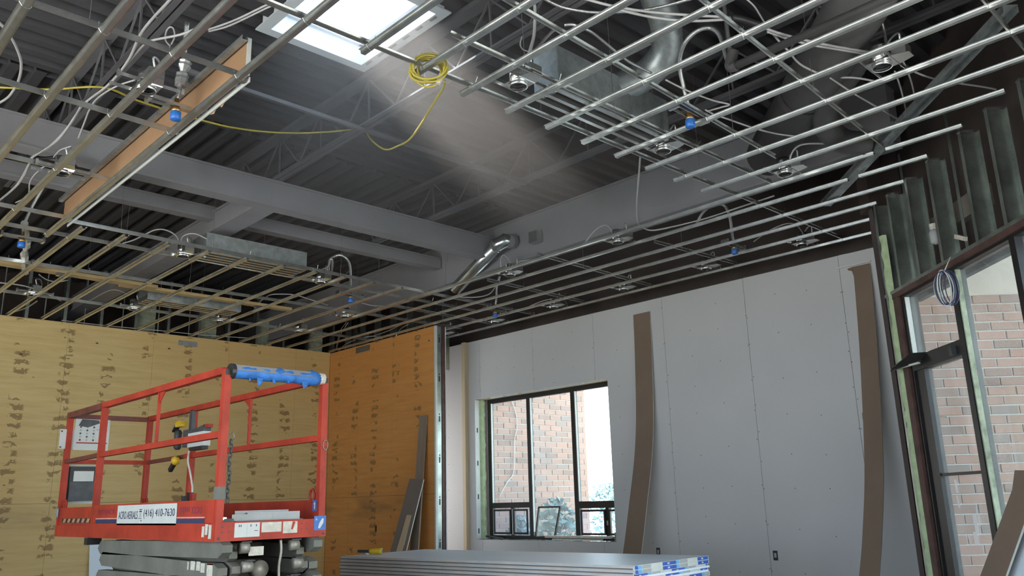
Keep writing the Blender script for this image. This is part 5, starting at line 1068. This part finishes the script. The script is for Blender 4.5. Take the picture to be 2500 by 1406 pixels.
t = strip('leaning_strip', 'tall bowed brown gypsum strip leaning on the drywall near the angled wall', 3.640, [(8.85, 3.665), (8.80, 3.2), (8.71, 2.58), (8.49, 1.52), (8.25, 0.87), (8.07, 0.50), (7.82, 0.02)], 0.19)
MB().prism([(8.846, 3.735, 3.665), (8.846, 3.80, 3.655), (8.843, 3.79, 3.635), (8.835, 3.745, 3.615), (8.832, 3.735, 3.56)], (0.003, 0, 0)).build('torn_corner', M['paper_brown'], t); MB().box((8.851, 3.54, 3.68), (8.866, 3.92, 3.695)).build('paper_flap', M['white'], t)
MB().prism([(8.66, 3.735, 2.06), (8.66, 3.765, 2.05), (8.655, 3.765, 1.98), (8.655, 3.735, 1.975)], (0.003, 0, 0)).build('torn_tab', M['paper_brown'], t)
def plank(name, label, cat, pts, th, mat, edge=None):
    a = [Vector(p) for p in pts]; nrm = (a[1] - a[0]).cross(a[-1] - a[0]).normalized()
    if nrm.x < 0: nrm = -nrm
    c = (a[-1] + a[-2]) / 2; t = thing(name, label, cat, (c.x, c.y, 0)); fix_normals(MB().prism(a, nrm * th).build('board', M[mat], t))
    if edge: fix_normals(MB().prism([a[1], a[2], a[2] + nrm * th, a[1] + nrm * th], (a[1] - a[0]).normalized() * 0.004).build('edge_face', M[edge], t))
    return t
plank('weathered_plank', 'weathered grey plank leaning on the plywood return wall', 'plank', [(7.830, 10.256, 2.565), (7.830, 10.072, 2.561), (7.550, 9.978, 0.071), (7.550, 10.172, 0.061)], 0.02, 'wood_old')
plank('gypsum_offcut', 'grey brown gypsum offcut leaning in front of the weathered plank', 'gypsum offcut', [(7.720, 10.353, 1.627), (7.720, 10.010, 1.603), (7.250, 10.016, 0.095), (7.250, 10.412, 0.074)], 0.013, 'paper_grey', 'white')
plank('timber_stick', 'pale timber stick leaning against the gypsum offcut', 'timber', [(7.550, 10.191, 1.099), (7.550, 10.091, 1.099), (7.200, 10.082, 0.096), (7.200, 10.220, 0.089)], 0.03, 'wood_up')
plank('channel_offcut', 'short shiny steel channel piece tucked beside the timber stick', 'metal offcut', [(7.570, 10.158, 1.093), (7.570, 10.098, 1.081), (7.220, 10.071, 0.095), (7.220, 10.120, 0.092)], 0.02, 'galv')
ws_ = thing('timber_stud', 'pale upright timber stud against the drywall left of the black window', 'timber', (8.83, 10.37, 0)); MB().box((8.79, 10.335, 0), (8.868, 10.375, 3.83)).build('wide_face', M['wood_up'], ws_); MB().box((8.79, 10.30, 0), (8.868, 10.334, 3.83)).build('narrow_face', M['wood_up'], ws_)
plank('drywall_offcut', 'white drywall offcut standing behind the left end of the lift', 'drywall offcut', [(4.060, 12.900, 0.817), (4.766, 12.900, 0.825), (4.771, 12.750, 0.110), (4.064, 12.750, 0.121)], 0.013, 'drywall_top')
# boards propped in the lower right corner
plank('propped_board', 'long brown gypsum strip propped in the lower right corner', 'gypsum strip', [(6.013, 1.713, 1.259), (5.821, 1.521, 1.272), (6.608, 2.508, -0.321), (6.933, 2.833, -0.429)], 0.013, 'paper_brown', 'white')
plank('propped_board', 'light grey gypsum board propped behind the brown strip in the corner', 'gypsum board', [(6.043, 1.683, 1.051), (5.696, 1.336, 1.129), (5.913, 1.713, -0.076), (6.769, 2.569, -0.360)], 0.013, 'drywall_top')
plank('propped_board', 'short brown board end showing behind the propped strip', 'gypsum board', [(6.148, 1.728, 1.360), (5.893, 1.473, 1.347), (6.319, 2.019, -0.195), (6.624, 2.324, -0.296)], 0.013, 'paper_brown')
# things lying on the window sill
ls = thing('loose_sash', 'small loose black sash leaning in the middle bay of the window', 'window sash', (9.05, 8.75, 0.72))
A = [Vector(p) for p in ((9.085, 8.973, 1.157), (9.085, 8.538, 1.157), (9.020, 8.605, 0.742), (9.020, 8.998, 0.726))]
for p_, q_ in ((0, 1), (1, 2), (2, 3), (3, 0)): MB().bar(A[p_], A[q_], 0.022, 0.026, (1, 0, 0)).build('sash_bar', M['frame'], ls)
MB().prism(A, (0.003, 0, 0)).build('pane', M['glass'], ls)
t = thing('trim_board', 'white trim board lying on the right half of the window sill', 'trim', (8.97, 7.95, 0.72)); MB().bar((8.975, 8.72, 0.745), (8.97, 7.50, 0.745), 0.10, 0.03).build('board', M['label_white'], t)
t = thing('trim_board', 'narrow white trim board under the other on the window sill', 'trim', (8.91, 8.0, 0.70)); MB().bar((8.915, 8.55, 0.712), (8.915, 7.62, 0.712), 0.03, 0.02).build('board', M['label_white'], t)
t = thing('steel_rod', 'dark steel rod lying at the left of the window sill', 'rod', (8.96, 9.9, 0.70)); MB().tube([(9.03, 10.10, 0.735), (8.93, 9.62, 0.705)], 0.016, 8).build('rod', M['dark_grey'], t, True)
t = thing('steel_bracket', 'grey steel bracket at the right end of the window sill', 'bracket', (8.95, 7.42, 0.70)); mb = MB(); mb.prism([(8.93, 7.36, 0.69), (8.93, 7.50, 0.69), (8.93, 7.46, 0.74), (8.93, 7.42, 0.76), (8.93, 7.42, 0.81), (8.93, 7.36, 0.82)], (0.02, 0, 0)); fix_normals(mb.build('plate', M['galv_stud'], t)); MB().lathe([(0.02, 0), (0.02, 0.03)], (8.915, 7.45, 0.72), (1, 0, 0), 8).build('knob', M['black'], t)
# coil of wire hanging at the head of the angled glazing
wc_ = thing('wire_coil', 'oval coil of dark and white wire hanging before the tall glazing', 'wire', tuple(P(-1.30, -0.12, 2.65)))
cc = P(-1.30, -0.10, 2.79); rnd = random.Random(8)
for i in range(16):
    a, b = 0.062 * rnd.uniform(0.55, 1.05), 0.145 * rnd.uniform(0.86, 1.03); off = WN * rnd.uniform(-.03, .03) + WD * rnd.uniform(-.008, .008)
    MB().tube([cc + off + (WN * 0.88 - WD * 0.47) * (a * 1.15 * math.cos(k * math.tau / 22)) + Vector((0, 0, b * math.sin(k * math.tau / 22))) for k in range(22)], 0.0042, 5, True).build('wire_loop', M['navy'] if i % 3 else M['white'], wc_, True)
MB().tube([cc + Vector((0, 0, 0.14)), P(-1.27, -0.02, 3.05)], 0.004, 5).build('hanging_tail', M['white'], wc_); MB().tube([cc + Vector((0, 0, -0.13)), cc + Vector((0.005, 0, -0.19))], 0.003, 5).build('loose_end', M['white'], wc_)
t = thing('cage_light', 'small wire caged lamp fixed among the studs of the angled wall', 'lamp', tuple(P(-0.93, 0.06, 3.26))); MB().lathe([(0.01, 0.0), (0.04, 0.02), (0.045, 0.10), (0.03, 0.13)], P(-0.93, 0.06, 3.26), (0, 0, 1), 10).build('glass_jar', M['grey_print'], t, True); MB().lathe([(0.03, 0.13), (0.035, 0.18)], P(-0.93, 0.06, 3.26), (0, 0, 1), 10).build('lamp_base', M['label_white'], t)
t = thing('shim', 'white wooden shim wedged between studs of the angled wall', 'shim', tuple(P(-1.30, 0.1, 3.17))); MB().bar(P(-1.21, 0.08, 3.24), P(-1.36, 0.08, 3.17), 0.02, 0.035).build('wedge', M['label_white'], t)

# ================================================================== construction dust hanging under the skylight
hz = MB().box((2.6, 3.25, 2.9), (6.5, 6.9, 4.975)).build('dust_haze', M['white']); hz.data.materials.clear()
hm = bpy.data.materials.new('dust_haze'); hm.use_nodes = True; nt = hm.node_tree; nt.nodes.remove(nt.nodes['Principled BSDF'])
sv = nt.nodes.new('ShaderNodeVolumeScatter'); sv.inputs['Color'].default_value = (1.0, 0.89, 0.83, 1); sv.inputs['Anisotropy'].default_value = 0.2
gp = nt.nodes.new('ShaderNodeNewGeometry'); sx = nt.nodes.new('ShaderNodeSeparateXYZ'); nt.links.new(gp.outputs['Position'], sx.inputs[0])
mr = nt.nodes.new('ShaderNodeMapRange'); mr.interpolation_type = 'SMOOTHSTEP'     # density fades downward so the light shaft dies out gradually
for i_, v_ in ((1, 2.95), (2, 4.5), (3, 0.0), (4, 0.24)): mr.inputs[i_].default_value = v_
nt.links.new(sx.outputs[2], mr.inputs[0]); nt.links.new(mr.outputs[0], sv.inputs['Density'])
nt.links.new(sv.outputs[0], nt.nodes['Material Output'].inputs['Volume']); hz.data.materials.append(hm)
tag(hz, 'thin brownish construction dust lit by the sun below the skylight', 'haze', kind='stuff')
